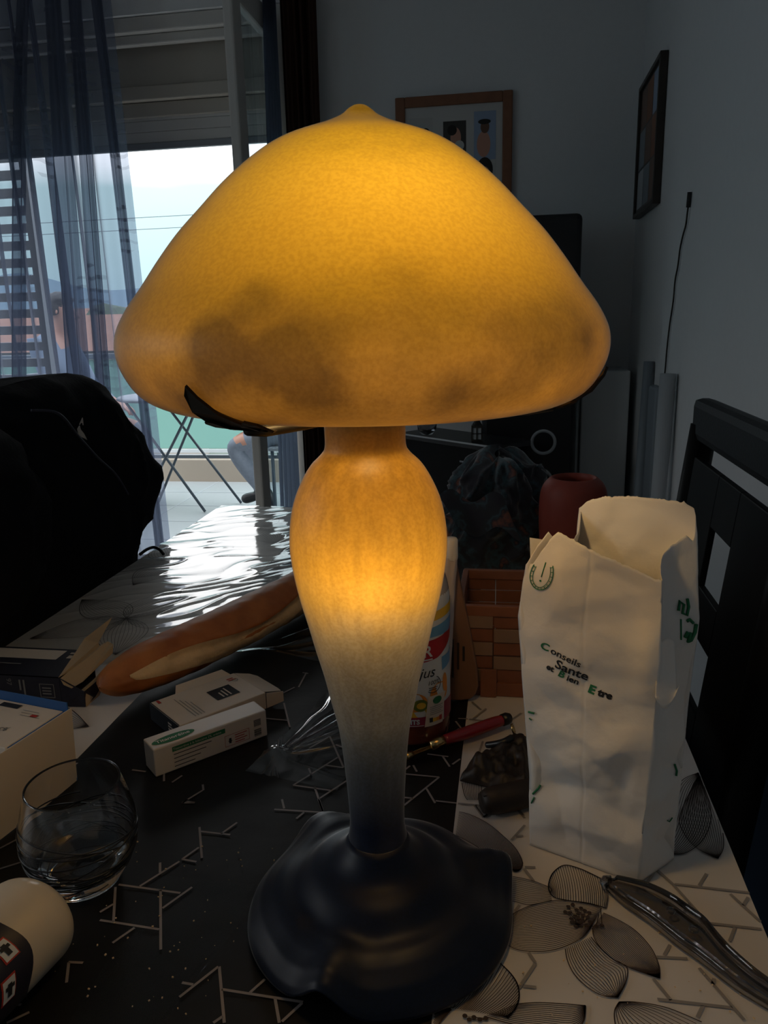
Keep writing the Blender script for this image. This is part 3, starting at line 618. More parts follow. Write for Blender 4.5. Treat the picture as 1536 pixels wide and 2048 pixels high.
PETALS=[(22,((-0.0416,0.5844),(-0.0299,0.5817),(-0.0142,0.5714),(-0.0003,0.5557),(0.0093,0.542),(0.0144,0.5268),(0.0126,0.5181),(0.0091,0.5151)),((-0.042,0.5542),(-0.028,0.5456),(-0.0131,0.5338),(-0.0024,0.5246),(0.0046,0.5187),(0.0091,0.5151))),(14,((0.0001,0.509),(0.0091,0.5093),(0.0203,0.5072),(0.0269,0.5048),(0.0344,0.5014)),((0.0003,0.4846),(0.009,0.4835),(0.0175,0.4816),(0.0262,0.4843),(0.0349,0.4884))),(-30,((0.0331,0.5044),(0.0368,0.517),(0.0459,0.5274),(0.057,0.5255),(0.0666,0.52),(0.0759,0.5139)),((0.0342,0.4967),(0.0387,0.4904),(0.0477,0.4892),(0.0583,0.4885),(0.0666,0.4873),(0.0731,0.4853))),(2,((0.0331,0.5044),(0.0334,0.4981),(0.0351,0.4937),(0.0377,0.491)),((0.0331,0.5042),(0.0334,0.498),(0.0351,0.4936),(0.0377,0.4909))),(2,((0.0377,0.491),(0.0477,0.4893),(0.0583,0.4889),(0.0666,0.4873),(0.0731,0.4853)),((0.0377,0.491),(0.0478,0.4896),(0.0583,0.4892),(0.0666,0.4876),(0.0731,0.4853))),(2,((0.0331,0.5044),(0.0368,0.517),(0.0459,0.5274),(0.057,0.5255),(0.0666,0.52),(0.0759,0.5139)),((0.0331,0.5044),(0.0368,0.5167),(0.0459,0.5271),(0.057,0.5251),(0.0666,0.5197),(0.0758,0.5136))),(28,((0.07,0.4848),(0.0614,0.4881),(0.0403,0.4891),(0.024,0.4832),(0.0132,0.4767),(0.0047,0.469)),((0.0603,0.4652),(0.0544,0.4563),(0.0449,0.4485),(0.0346,0.4426),(0.0226,0.4393),(0.0098,0.4393),(0.0017,0.4434))),(24,((0.0705,0.4806),(0.0806,0.4748),(0.0905,0.4665),(0.0982,0.453),(0.101,0.4384),(0.0996,0.4278)),((0.0613,0.4653),(0.0619,0.456),(0.0671,0.445),(0.0757,0.4368),(0.0864,0.4322),(0.0996,0.4278))),(16,((0.0416,0.4442),(0.0424,0.4342),(0.046,0.4238),(0.0528,0.4154),(0.0614,0.4098),(0.0713,0.4095)),((0.0595,0.457),(0.0646,0.4485),(0.0722,0.4395),(0.0801,0.4344),(0.078,0.4223),(0.0713,0.4095))),(-34,((-0.0319,0.3905),(-0.0125,0.4159),(-0.0035,0.428),(0.0048,0.4195),(0.0096,0.4107),(0.0104,0.4007),(0.0076,0.3916),(0.0028,0.3863)),((-0.0326,0.3877),(-0.0261,0.3876),(-0.0215,0.3876),(-0.0169,0.3876),(-0.0105,0.3868),(-0.005,0.3863),(-0.0005,0.3863),(0.0026,0.3862))),(2,((-0.0035,0.428),(0.0048,0.4195),(0.0096,0.4107),(0.0104,0.4007),(0.0076,0.3916),(0.0026,0.3862)),((-0.0035,0.428),(0.005,0.4195),(0.0098,0.4108),(0.0106,0.4007),(0.0078,0.3917),(0.0026,0.386))),(14,((0.0085,0.3961),(0.0214,0.3989),(0.0369,0.4002),(0.0451,0.4005),(0.051,0.4008)),((-0.0104,0.3849),(0.0049,0.3818),(0.0226,0.3812),(0.0402,0.3816),(0.0486,0.3889),(0.051,0.4008))),(15,((0.0718,0.4063),(0.068,0.3988),(0.0676,0.3874),(0.0707,0.3779)),((0.0718,0.4063),(0.0827,0.4075),(0.1001,0.4059),(0.1186,0.3985))),(18,((0.1256,0.5513),(0.1224,0.5589),(0.134,0.5908),(0.1551,0.6493),(0.1764,0.6698)),((0.1256,0.5513),(0.1406,0.5532),(0.1601,0.5748),(0.174,0.612),(0.1764,0.6698))),(18,((0.1645,0.5501),(0.1512,0.5608),(0.145,0.5805),(0.1475,0.6046),(0.1777,0.67)),((0.1645,0.5501),(0.1736,0.5691),(0.1796,0.6127),(0.1777,0.67))),(12,((-0.039,0.6274),(-0.0377,0.619),(-0.0354,0.6082),(-0.0326,0.6018)),((-0.0218,0.6338),(-0.021,0.6239),(-0.021,0.6113),(-0.0215,0.6032))),(10,((-0.0486,0.3724),(-0.0438,0.3793),(-0.0379,0.3843),(-0.0317,0.3879)),((-0.048,0.3675),(-0.0395,0.3727),(-0.0348,0.3805),(-0.0307,0.3869)))]
DOTS=[(0.0463,0.4832),(0.0438,0.4778),(0.0469,0.4775),(0.0496,0.4858),(0.0519,0.481),(0.0552,0.4829),(0.0532,0.4783),(0.0504,0.475),(0.0475,0.4718),(0.0562,0.4765),(0.0591,0.4748),(0.0478,0.4684),(0.0501,0.4652),(0.053,0.4691),(0.0552,0.4714),(0.0574,0.4669),(0.0603,0.4707),(0.064,0.4671),(0.0682,0.4683),(0.0576,0.481),(0.0523,0.4732),(0.0606,0.4793),(-0.0222,0.3833),(-0.0194,0.3811),(-0.0167,0.383),(-0.0131,0.382),(-0.0095,0.3835)]
STEMS=[((0.0689,0.4847),(0.0683,0.4697)),((0.0672,0.4787),(0.0644,0.4685))]
# ------------------------------------------------------------------ table and cloth
TZ = .75; TX0, TX1, TY0, TY1 = -.669, .178, .05, 1.673; BX = -.042; BX0 = -.42
t = thing('dining_table', 'dark wooden dining table under the patterned oilcloth', 'table', (-.245, .86, 0))
bevel(MB().box((TX0 + .006, TY0 + .006, .715), (TX1 - .006, TY1 - .006, .7465)).build('tabletop', M['darkwood'], t), .004)
for x in (TX0 + .05, TX1 - .11):
    for y in (TY0 + .05, TY1 - .11): bevel(MB().box((x, y, 0), (x + .06, y + .06, .715)).build('leg', M['darkwood'], t), .005)
def cloth_mat():
    m, nt, N, L = new_mat('printed_oilcloth'); b = N['Principled BSDF']
    tc = N.new('ShaderNodeTexCoord'); sp = N.new('ShaderNodeSeparateXYZ'); L.new(tc.outputs['Object'], sp.inputs[0])
    a = N.new('ShaderNodeMath'); a.operation = 'GREATER_THAN'; a.inputs[1].default_value = BX; L.new(sp.outputs['X'], a.inputs[0])
    c = N.new('ShaderNodeMath'); c.operation = 'LESS_THAN'; c.inputs[1].default_value = BX0; L.new(sp.outputs['X'], c.inputs[0])
    d = N.new('ShaderNodeMath'); d.operation = 'MAXIMUM'; L.new(a.outputs[0], d.inputs[0]); L.new(c.outputs[0], d.inputs[1])
    x = N.new('ShaderNodeMix'); x.data_type = 'RGBA'; L.new(d.outputs[0], x.inputs['Factor'])
    x.inputs['A'].default_value = (.006, .0055, .0055, 1); x.inputs['B'].default_value = (.70, .65, .61, 1)
    L.new(x.outputs['Result'], b.inputs['Base Color']); b.inputs['Roughness'].default_value = .5
    b.inputs['Specular IOR Level'].default_value = .28
    n = N.new('ShaderNodeTexNoise'); n.inputs['Scale'].default_value = 26; n.inputs['Detail'].default_value = 3
    L.new(tc.outputs['Object'], n.inputs['Vector'])
    bp = N.new('ShaderNodeBump'); bp.inputs['Strength'].default_value = .25; bp.inputs['Distance'].default_value = .003
    L.new(n.outputs['Fac'], bp.inputs['Height']); L.new(bp.outputs['Normal'], b.inputs['Normal'])
    return m
M['cloth'] = cloth_mat()
M['linegrey'] = pr('grey_print', (.30, .27, .25), .5); M['linepale'] = pr('pale_print', (.30, .26, .25), .5); M['linebrown'] = pr('brown_print', (.035, .018, .012), .5)
def clothz(x, y):
    d = Vector((x * .80 + y * .60, -x * .60 + y * .80, 0))        # creases run across the table, slightly diagonal
    wp = noise.noise(Vector((x * 7, y * 7, 9))) * .05; w1 = noise.noise(Vector((d.x * 9, (d.y + wp) * 30, 1.0))); w2 = noise.noise(Vector((d.x * 18, (d.y + wp) * 60, 4.0)))
    am = max(0, .5 + 1.4 * noise.noise(Vector((x * 5, y * 5, 20)))); r = ((1 - abs(w1)) ** 6 * .0024 + w2 * .0007) * am
    near = .0004 * noise.noise(Vector((x * 30, y * 30, 2)))
    return TZ + near
def coverz(x, y):
    far = min(1, max(0, (y - .80) / .12))
    dd = Vector((x * .80 + y * .60, -x * .60 + y * .80, 0))
    wp = noise.noise(Vector((x * 7, y * 7, 9))) * .05; w1 = noise.noise(Vector((dd.x * 8, (dd.y + wp) * 26, 1.0))); w2 = noise.noise(Vector((dd.x * 18, (dd.y + wp) * 60, 4.0)))
    am = max(.12, .55 + 1.3 * noise.noise(Vector((x * 5, y * 5, 20)))); r = ((1 - abs(w1)) ** 6 * .0030 + w2 * .0008) * am + .0012 * noise.noise(Vector((x * 10, y * 10, 31)))
    dl = abs((x + .438) * .917 - (y - .708) * .398); far *= min(1, max(0, (dl - .025) / .03))
    return TZ + .0030 + far * r
m = MB()
m.grid(lambda u, v: Vector((lerp(TX0, TX1, u), lerp(TY0, TY1, v), clothz(lerp(TX0, TX1, u), lerp(TY0, TY1, v)))), 170, 420)
def skirt(p0, p1, n, out):
    m.grid(lambda u, v: Vector((lerp(p0[0], p1[0], u), lerp(p0[1], p1[1], u), 0)) + Vector(out) * (v * (.012 + .012 * math.sin(u * n))) + Vector((0, 0, (clothz(lerp(p0[0], p1[0], u), lerp(p0[1], p1[1], u)) if v == 0 else TZ - v * .16))), 120, 8)
skirt((TX0, TY0), (TX0, TY1), 40, (-1, 0, 0)); skirt((TX1, TY0), (TX1, TY1), 40, (1, 0, 0)); skirt((TX0, TY1), (TX1, TY1), 22, (0, 1, 0)); skirt((TX0, TY0), (TX1, TY0), 22, (0, -1, 0))
LZ = TZ + .0009
def V3(p, z=LZ): return Vector((p[0], p[1], z))
for a, b in GREY: m.ribbon([V3(a), V3(b)], .0022, mi=1)
for a, b in PALE: m.ribbon([V3(a), V3(b)], .0019, mi=2)
LZ2 = TZ + .0012
for n, Lc, Rc in PETALS:
    cross = n < 0; n = abs(n)
    Ls = [p for p in smooth([(*p, 0) for p in Lc], 6)]; Rs = [p for p in smooth([(*p, 0) for p in Rc], 6)]
    def at(S, t_):
        f = t_ * (len(S) - 1); i = min(int(f), len(S) - 2); return S[i].lerp(S[i + 1], f - i)
    for k in range(n):
        q = k / max(1, n - 1); edge = k in (0, n - 1)
        pts = [at(Ls, q).lerp(at(Rs, q), j / 22) for j in range(23)] if cross else [at(Ls, j / 22).lerp(at(Rs, j / 22), q) for j in range(23)]
        if cross: pts = [p + Vector((.0012 * math.sin(PI * j / 22), -.0012 * math.sin(PI * j / 22), 0)) for j, p in enumerate(pts)]; edge = False
        pts = [Vector((p.x, p.y, LZ2)) for p in pts if p.x > BX + .001 and p.x < TX1 - .001 and p.y > TY0]
        if len(pts) > 1: m.ribbon(pts, .00075 if edge else .00048, mi=3)
for p in DOTS:
    m.add([(p[0] + .0016 * math.cos(2 * PI * i / 10), p[1] + .0016 * math.sin(2 * PI * i / 10), LZ2 + .0002) for i in range(10)], [tuple(range(10))], 3)
    c = DOTS[12] if p[1] > .41 else DOTS[-1]
    m.ribbon([V3(p, LZ2), V3(((p[0] + c[0]) / 2 + .002, (p[1] + c[1]) / 2), LZ2), V3(c, LZ2)], .0004, mi=3)
for a, b in STEMS: m.ribbon([V3(a, LZ2), V3(b, LZ2)], .0006, mi=3)
def fan(cx, cy, ang, ln, wd, n=14):
    for k in range(n):
        q = k / (n - 1) * 2 - 1; pts = []
        for j in range(15):
            s = j / 14; w_ = wd * math.sin(PI * s ** .8) * q
            x, y = cx + math.cos(ang) * ln * s - math.sin(ang) * w_, cy + math.sin(ang) * ln * s + math.cos(ang) * w_
            if TX0 < x < BX0 - .003: pts.append(Vector((x, y, clothz(x, y) + .0012)))
        if len(pts) > 2: m.ribbon(pts, .0009 if abs(q) == 1 else .0005, mi=3)
for cx, cy in ((-.55, .98), (-.60, 1.25), (-.52, 1.48), (-.57, .70)):
    for k in range(5): fan(cx, cy, k * 1.25 + cx * 9, .13, .035)
o = m.build('tablecloth', [M['cloth'], M['linegrey'], M['linepale'], M['linebrown']])
tag(o, 'glossy black and white oilcloth printed with line-drawn flowers covering the table', 'tablecloth')

# clear plastic cover left on the far half of the cloth
M['cover'] = clear('clear_plastic_cover', (.97, .98, .98), .05, 1.75, .0, 1.15)
def cov(u, v):
    y = lerp(.80 + .10 * u + .015 * math.sin(u * 14), TY1 - .004, v); x = lerp(TX0 + .004, -.070 + .01 * math.sin(v * 9), u)
    return Vector((x, y, coverz(x, y) + .006 * math.exp(-((v) / .02) ** 2) * (.5 + .5 * math.sin(u * 23))))
tag(MB().grid(cov, 260, 420).build('plastic_table_cover', M['cover'], recalc=False), 'wrinkled clear plastic cover shining in the window light on the far half of the cloth', 'table cover')

# ------------------------------------------------------------------ the lamp
AX, AY = -.0878, .4620
t = thing('table_lamp', 'lit mushroom-shaped glass table lamp with amber shade and dark blue ruffled foot', 'lamp', (AX, AY, TZ))
DL = .4707
def Wc(r, z): return (DL * math.sin(math.atan(r / DL)), z)
body = [(.0250, .372), (.0249, .353), (.0250, .3407), (.0274, .3355), (.0343, .3284), (.0400, .3192), (.0454, .3067), (.0485, .2940), (.0498, .2811), (.0497, .2713), (.0482, .2579), (.0450, .2407), (.0407, .2233), (.0366, .2055), (.0320, .1873), (.0283, .1689), (.0243, .1501), (.0221, .1311), (.0206, .1119), (.0194, .0923), (.0190, .0800), (.0193, .0720), (.0205, .0640)]
bz = [(r, .415 + (z - .415) * (1 - (r / DL) ** 2), 0) for r, z in body]
prof = [(p.x, p.y) for p in smooth(bz, 5)]
M['lampbody'] = lamp_glass('amber_to_blue_glass', [(0, (.012, .026, .080)), (.14, (.04, .055, .14)), (.27, (.36, .38, .42)), (.40, (.85, .84, .78)), (.52, (.74, .70, .62)), (.60, (.72, .63, .45)), (.68, (.97, .66, .16)), (.75, (1.0, .62, .09)), (1, (1.0, .56, .10))], .05, .37, None, True, blur=.0)
MB().lathe(prof, 72, (AX, AY, TZ)).build('glass_stem', M['lampbody'], t)
M['lampfoot'] = lamp_glass('deep_blue_glass', [(0, (.010, .024, .075)), (.5, (.010, .024, .075)), (1, (.012, .026, .085))], .0, .08, None, False, ior=1.42)
# ruffled foot, continuous with the stem
FP = [(0, .0640, .0205), (.02, .0600, .0225), (.05, .0540, .0262), (.10, .0475, .0330), (.20, .0415, .0440), (.32, .0370, .0545), (.45, .0315, .0650), (.60, .0265, .0745), (.78, .0195, .0845), (.92, .0105, .0920), (1.0, .0040, .0945)]
def footp(u, v):
    a = u * 2 * PI
    z = interp([(q, z) for q, z, r in FP], v); r = interp([(q, r) for q, z, r in FP], v)
    for c, h, wd, dr in ((R_(24), .021, .19, .006), (R_(129), .0135, .26, .011), (R_(-103), .019, .17, .002)):
        d = (a - c + PI) % (2 * PI) - PI
        k = math.exp(-(d / wd) ** 2); e = max(0, (v - .28) / .72)
        z += h * k * e ** 1.6; r += dr * k * e ** 2
        k2 = math.exp(-((abs(d) - wd * 2.1) / (wd * 1.1)) ** 2); z -= .003 * k2 * e * (1 - e) * 3
    z -= .0035 * math.exp(-((v - .36) / .10) ** 2) - .0015 * math.exp(-((v - .2) / .08) ** 2)
    return Vector((AX + r * math.cos(a), AY + r * math.sin(a), TZ + max(.0022, z)))
o = MB().grid(footp, 150, 44, closeu=True).build('ruffled_foot', M['lampfoot'], t); solid(o, .003, -1)
# shade
sh = [(0, .5314), (.0035, .5308), (.0068, .5288), (.0100, .5262), (.0150, .5235), (.0240, .5198), (.0475, .511), (.0644, .5), (.0785, .488), (.0912, .475), (.1037, .462), (.1145, .4485), (.125, .434), (.1335, .4228), (.1395, .412), (.1415, .403), (.1405, .394), (.1373, .386), (.1330, .379), (.1270, .3735), (.1190, .3695), (.112, .3675), (.109, .3672), (.1075, .369)]
sz = []
for r, z in sh:
    sz.append((r, z, 0))
sprof = [(max(0.0, p.x), p.y) for p in smooth(sz, 5)]
va = math.atan2(-AY, -AX)
def pc(deg, r, z): return (r * math.cos(va + R_(deg)), r * math.sin(va + R_(deg)), z)
PATCH = [(*pc(-12, .140, .405), .030), (*pc(-16, .139, .392), .024), (*pc(-27, .139, .411), .020), (*pc(-29, .140, .397), .024), (*pc(-20, .128, .425), .016), (*pc(31, .139, .398), .030), (*pc(48, .140, .402), .030), (*pc(-40, .13, .381), .022), (*pc(18, .135, .382), .020), (*pc(-8, .134, .380), .020)]
M['lampshade'] = lamp_glass('amber_mottled_glass', [(0, (.96, .52, .14)), (.28, (.96, .55, .12)), (.50, (1.0, .62, .06)), (.80, (1.0, .68, .07)), (.93, (1.0, .70, .05)), (1, (1.0, .68, .03))], .36, .53, ((.17, .1, .03), .37, .47, PATCH), False, blur=.0)
TILT = Matrix.Translation((0, 0, .40)) @ Matrix.Rotation(R_(.75), 4, Vector((.19, .98, 0)).normalized()) @ Matrix.Translation((0, 0, -.40))
SO = Vector((AX + .001, AY + .0002, TZ))
MB().lathe(sprof, 120, SO, 0, TILT).build('shade', M['lampshade'], t)
# metal gallery: ring on the neck, three arms ending in leaf clasps
g = MB().lathe([(.0262, .356), (.030, .356), (.030, .366), (.0262, .366), (.0262, .356)], 48, (AX, AY, TZ))
g.build('gallery_ring', M['bronze'], t)
view = math.atan2(-AY, -AX)
for off in (R_(-31), R_(81), R_(200)):
    a = view + off; ca, sa = math.cos(a), math.sin(a)
    def P(r, z, s=0): return TILT @ Vector((r * ca - s * sa, r * sa + s * ca, z)) + SO
    m = MB(); m.tube([P(.028, .361), P(.065, .361), (P(.098, .3620)), P(.112, .3645)], .0028, 8)
    arm = m.build('arm', M['bronze'], t)
    lf = MB()
    # leaf outline wraps outside of the rim: (along the profile, sideways)
    prf = [(.106, .3650), (.113, .3655), (.1205, .3690), (.1275, .3730), (.1337, .3785), (.1380, .3855), (.1412, .3935)]
    def Lp(sv, w_, lift=.0012):
        f = max(0, min(1, sv)) * (len(prf) - 1); i = min(int(f), len(prf) - 2); q = f - i
        r = lerp(prf[i][0], prf[i + 1][0], q); z = lerp(prf[i][1], prf[i + 1][1], q); return P(r + lift * .8, z - lift * .5, w_)
    leaves = [[(.02, .010), (.05, -.010), (.30, -.0155), (.58, -.0158), (.80, -.0138), (.90, -.0108), (.78, -.0070), (.56, -.001), (.40, .005), (.2, .011)],
              [(.10, -.010), (.22, -.0155), (.32, -.0178), (.38, -.0160), (.36, -.0115), (.2, -.008)], [(.0, .003), (.0, .014), (.18, .0180), (.38, .0155), (.44, .0095), (.30, .003)]]
    base = [(.0, -.008), (.0, .012), (.10, .012), (.18, .006), (.18, -.008), (.10, -.012)]
    for pts in leaves + [base]:
        S = pts; k = len(S)
        vs = [Lp(a_, b_, .0022) for a_, b_ in S] + [Lp(a_, b_, .0006) for a_, b_ in S]
        lf.add(vs, [tuple(range(k)), tuple(range(k, 2 * k))[::-1]] + [(i, i + k, (i + 1) % k + k, (i + 1) % k) for i in range(k)])
    lf.build('leaf_clasp', M['bronze'], t)
# bulbs on a thin stalk
M['bulb'] = emit('lit_bulb', (1.0, .66, .27), BULB)
M['bulb2'] = emit('lit_small_bulb', (1.0, .64, .28), BULB2)
def bulb(z, r, m, ox, oy, name='bulb'):
    b = MB(); b.lathe([(.0, z + r * 1.15), (r * .6, z + r * .95), (r * .95, z + r * .4), (r, z), (r * .9, z - r * .5), (r * .55, z - r * 1.1), (r * .5, z - r * 1.5)], 24, (AX + ox, AY + oy, TZ), capt=True)
    return b.build(name, m, t)
bulb(.438, .016, M['bulb'], .018, -.038); bulb(.270, .012, M['bulb2'], .004, -.017)
MB().tube([(AX, AY, TZ + .37), (AX, AY, TZ + .40), (AX + .016, AY - .034, TZ + .408), (AX + .018, AY - .038, TZ + .418)], .008, 12).build('socket', M['brass'], t)

# ------------------------------------------------------------------ baguette
t = thing('baguette', 'long baguette with a pale slashed side lying across the table behind the lamp', 'bread', (-.33, .97, TZ))
e0 = Vector((-.438, .708, TZ + .0335)); e1 = Vector((-.205, 1.245, TZ + .0345)); ax = (e1 - e0).normalized(); sx = Vector((ax.y, -ax.x, 0)); LN = (e1 - e0).length
def bag(u, v):
    s = v; env = max(0.0, 1 - abs(2 * s - 1) ** 7) ** .5; env = max(env, .03)
    a = u * 2 * PI; c = e0 + ax * (s * LN) + sx * (.008 * math.sin(s * 5))
    rw, rh = .0345 * env, .0300 * env
    x = math.cos(a); z = math.sin(a)
    if z < 0: z *= .92
    # open slash along the near side
    d = (a - (R_(26) + .22 * math.sin(s * 13))); k = math.exp(-(d / .10) ** 2) * (1 if .12 < s < .95 else 0)
    nn = .0012 * noise.noise(Vector((s * 30, x * 3, z * 3)))
    lip = .0028 * k - .003 * math.exp(-((d + .26) / .16) ** 2) * (1 if .12 < s < .95 else 0)
    return c + sx * x * (rw + nn + lip) + Vector((0, 0, 1)) * z * (rh + nn + lip)
def crust_mat():
    m, nt, N, L = new_mat('baguette_crust'); b = N['Principled BSDF']
    tc = N.new('ShaderNodeTexCoord'); n = N.new('ShaderNodeTexNoise'); n.inputs['Scale'].default_value = 30; n.inputs['Detail'].default_value = 5
    L.new(tc.outputs['Object'], n.inputs['Vector']); r = ramp_node(N, [(.3, (.36, .105, .026)), (.7, (.56, .20, .055))]); L.new(n.outputs['Fac'], r.inputs[0])
    L.new(r.outputs[0], b.inputs['Base Color']); b.inputs['Roughness'].default_value = .55; return m
M['crust'] = crust_mat(); M['crumb'] = pr('pale_slash_crust', (.80, .54, .31), .7, noise_amt=.35, noise_scale=45, bump=.7, bump_scale=120)
mb = MB(); mb.grid(bag, 64, 150, closeu=True)
o = mb.build('crust', M['crust'], t)
m2 = MB()
def slash(u, v):
    s = lerp(.04, .95, v); w_ = .50 * math.sin(PI * v) ** .4 + .05
    a = R_(26) + .22 * math.sin(s * 13) - .03 - u * w_ * 2.2
    p = bag(a / (2 * PI), s); c = e0 + ax * (s * LN); return p + (p - c).normalized() * (.0006 + .001 * math.sin(PI * u) * (1 + noise.noise(Vector((s * 60, u * 5, 0)))))
m2.grid(slash, 14, 120); m2.build('slash', M['crumb'], t)

# ------------------------------------------------------------------ medicine boxes
def fn3(o, ux, uy):  # printing plane in local coordinates
    return plane_fn(o, ux, uy)
t = thing('medicine_box', 'long white ointment carton with a green oval standing before the flat white carton', 'box', (-.326, .602, TZ), math.atan2(.087, .083))
LX, LY, LZh = .1195, .026, .0295
o = MB().box((0, 0, .0005), (LX, LY, LZh)).build('carton', M['cardwhite'], t, False); bevel(o, .0012)
p = MB(); top_ = fn3((0, 0, LZh + .0003), (1, 0, 0), (0, 1, 0)); fr = fn3((0, -.0003, 0), (1, 0, 0), (0, 0, 1))
disc_on(p, top_, .024, .010, .0215, .0068, 0, 28); rect_on(p, fr, .018, .0205, .073, .0255, 0)
for k in range(4): rect_on(p, fr, .019, .017 - k * .0042, .058 - k * .006, .0178 - k * .0042, 3)
fr2 = fn3((0, -.0006, 0), (1, 0, 0), (0, 0, 1)); tp2 = fn3((0, 0, LZh + .0006), (1, 0, 0), (0, 1, 0))
put_text(p, 'Titanoréïne', .0072, lambda x, y: tp2(.0065 + x, .0078 + y), 1, bold=.0001)
put_text(p, 'Titanoréïne à la lidocaïne 2%, crème', .0034, lambda x, y: fr2(.0188 + x, .0220 + y), 1)
for a, b, c, d in ((.072, .0045, .099, .0049), (.072, .0165, .099, .0169)): rect_on(p, fr, a, b, c, d, 2)
for a in (.072, .0986): rect_on(p, fr, a, .0045, a + .0004, .0169, 2)
rect_on(p, fr, .0765, .0075, .0790, .0130, 3); rect_on(p, fr, .0757, .0095, .0798, .0104, 3)
for k in range(4): rect_on(p, fr, .083, .0140 - k * .0026, .0965 - (k % 2) * .003, .0149 - k * .0026, 2)
for k in range(9):
    rect_on(p, fr, .1045, .0045 + k * .00085, .1125, .0049 + k * .00085 + (k % 3) * .00015, 3); rect_on(p, fr, .1045, .0155 + k * .00085, .1125, .0159 + k * .00085 + (k % 2) * .0002, 3)
p.build('printing', [M['green_ink'], M['cardwhite'], M['red_ink'], M['black_ink']], t, False)

t = thing('medicine_box', 'flat white carton with a black square on top and an open end flap', 'box', (-.328, .663, TZ), math.atan2(.080, .066))
W_, D_, H_ = .104, .068, .0200
m = MB(); m.box((0, 0, .0005), (W_, D_, H_)); bevel(m.build('carton', M['card'], t, False), .0008)
p = MB(); tp = fn3((0, 0, H_ + .0004), (1, 0, 0), (0, 1, 0)); le = fn3((-.0004, D_, 0), (0, -1, 0), (0, 0, 1)); tp2 = fn3((0, 0, H_ + .0007), (1, 0, 0), (0, 1, 0))
rect_on(p, tp, .056, .020, .084, .046, 0); rect_on(p, tp, 0, 0, .001, D_, 0); rect_on(p, le, 0, .0005, D_, H_, 0)
for k in range(3): rect_on(p, tp2, .0735 - k * .0045, .0225, .0752 - k * .0045, .041 - k * .003, 1)
le2 = fn3((-.0008, D_, 0), (0, -1, 0), (0, 0, 1))
for k in range(3): rect_on(p, le2, .044, .0065 + k * .0035, .058 - k * .003, .0085 + k * .0035, 1)
for k in range(4): rect_on(p, tp, .022 + k * .0035, .006, .0228 + k * .0035, .056 - k * .006, 2)
rect_on(p, tp, .088, .052, .098, .054, 3); rect_on(p, tp, .088, .056, .096, .058, 3); rect_on(p, tp, .006, .058, .009, .066, 3)
put_text(p, 'G', .010, lambda x, y: tp2(.0985 - y, .046 + x), 2)
p.build('printing', [M['black_ink'], M['card'], M['grey_ink'], M['red_ink']], t, False)
f = MB(); f.poly([(W_, .002, H_), (W_ + .022, .004, H_ - .007), (W_ + .024, .012, H_ - .008), (W_ + .024, D_ - .012, H_ - .008), (W_ + .018, D_ - .004, H_ - .006), (W_, D_ - .002, H_)], .0005)
f.build('end_flap', M['card'], t, False)
f = MB(); f.poly([(W_ + .0005, .0, .001), (W_ + .020, -.004, .004), (W_ + .020, -.004, .016), (W_ + .0005, 0, H_ - .001)], .0005); f.build('side_flap', M['card'], t, False)
f = MB(); f.poly([(.03, D_, H_ - .001), (W_ - .004, D_, H_ - .001), (W_ - .010, D_ + .010, H_ + .004), (.036, D_ + .010, H_ + .004)], .0005)
f.build('tuck_flap', M['card'], t, False)

# opened dark blue carton
t = thing('carton', 'opened dark blue printed carton with tan inner flaps beside the baguette tip', 'box', (-.56, .75, TZ))
m = MB(); z0, z1 = TZ + .0006, TZ + .036; xa, xb, ya_, yb2 = -.645, -.495, .722, .795
for lo, hi in (((xa, ya_, z0), (xb, ya_ + .0008, z1)), ((xa, yb2 - .0008, z0), (xb, yb2, z1)), ((xa, ya_, z0), (xb, yb2, z0 + .0008)), ((xa, ya_, z1 - .0008), (xb, yb2, z1)), ((xa, ya_, z0), (xa + .0008, yb2, z1))): m.box(lo, hi)
m.build('carton_body', M['darkblue'], t)
p = MB(); fr = plane_fn((0, ya_ - .0004, 0), (1, 0, 0), (0, 0, 1)); tp = plane_fn((0, 0, z1 + .0004), (1, 0, 0), (0, 1, 0))
rect_on(p, tp, -.640, .765, -.525, .790, 0); rect_on(p, tp, -.640, .722, -.622, .755, 0); rect_on(p, tp, -.60, .7495, -.560, .7515, 1)
rect_on(p, tp, -.515, .770, -.505, .778, 0); rect_on(p, tp, -.517, .782, -.508, .786, 0)
for a, b, c, d in ((-.520, z0 + .010, -.502, z0 + .0108), (-.520, z0 + .026, -.502, z0 + .0268)): rect_on(p, fr, a, b, c, d, 1)
for a in (-.520, -.5028): rect_on(p, fr, a, z0 + .010, a + .0008, z0 + .0268, 1)
for k in range(3): rect_on(p, fr, -.517, z0 + .014 + k * .0035, -.506, z0 + .0155 + k * .0035, 1)
def vtext(s, sz, x0, zz, mi=1): put_text(p, s, sz, lambda x, y: fr(x0 + y, zz - x), mi)
vtext('97', .0085, -.560, z1 - .004)
for k, xx in enumerate((-.612, -.606, -.592, -.585, -.577, -.545, -.540)): rect_on(p, fr, xx, z1 - .024 + (k % 3) * .003, xx + .0022, z1 - .005, 1)
p.build('printing', [M['card'], M['grey_ink']], t)
f = MB(); f.poly([(-.495, .722, z1), (-.484, .795, z1 - .002), (-.486, .795, TZ + .047), (-.467, .800, TZ + .078), (-.505, .797, TZ + .050), (-.512, .79, TZ + .038)], .0006)
f.build('tuck_flap', M['kraft'], t)
f = MB(); f.poly([(-.4935, .7225, z1 - .0015), (-.488, .719, z1 - .007), (-.479, .7195, z1 - .011), (-.474, .735, z1 - .010), (-.466, .79, z1 + .0005), (-.468, .797, z1 + .008), (-.476, .799, z1 + .011), (-.484, .796, z1 + .007)], .0006)
f.build('tuck_lip', M['kraft'], t)
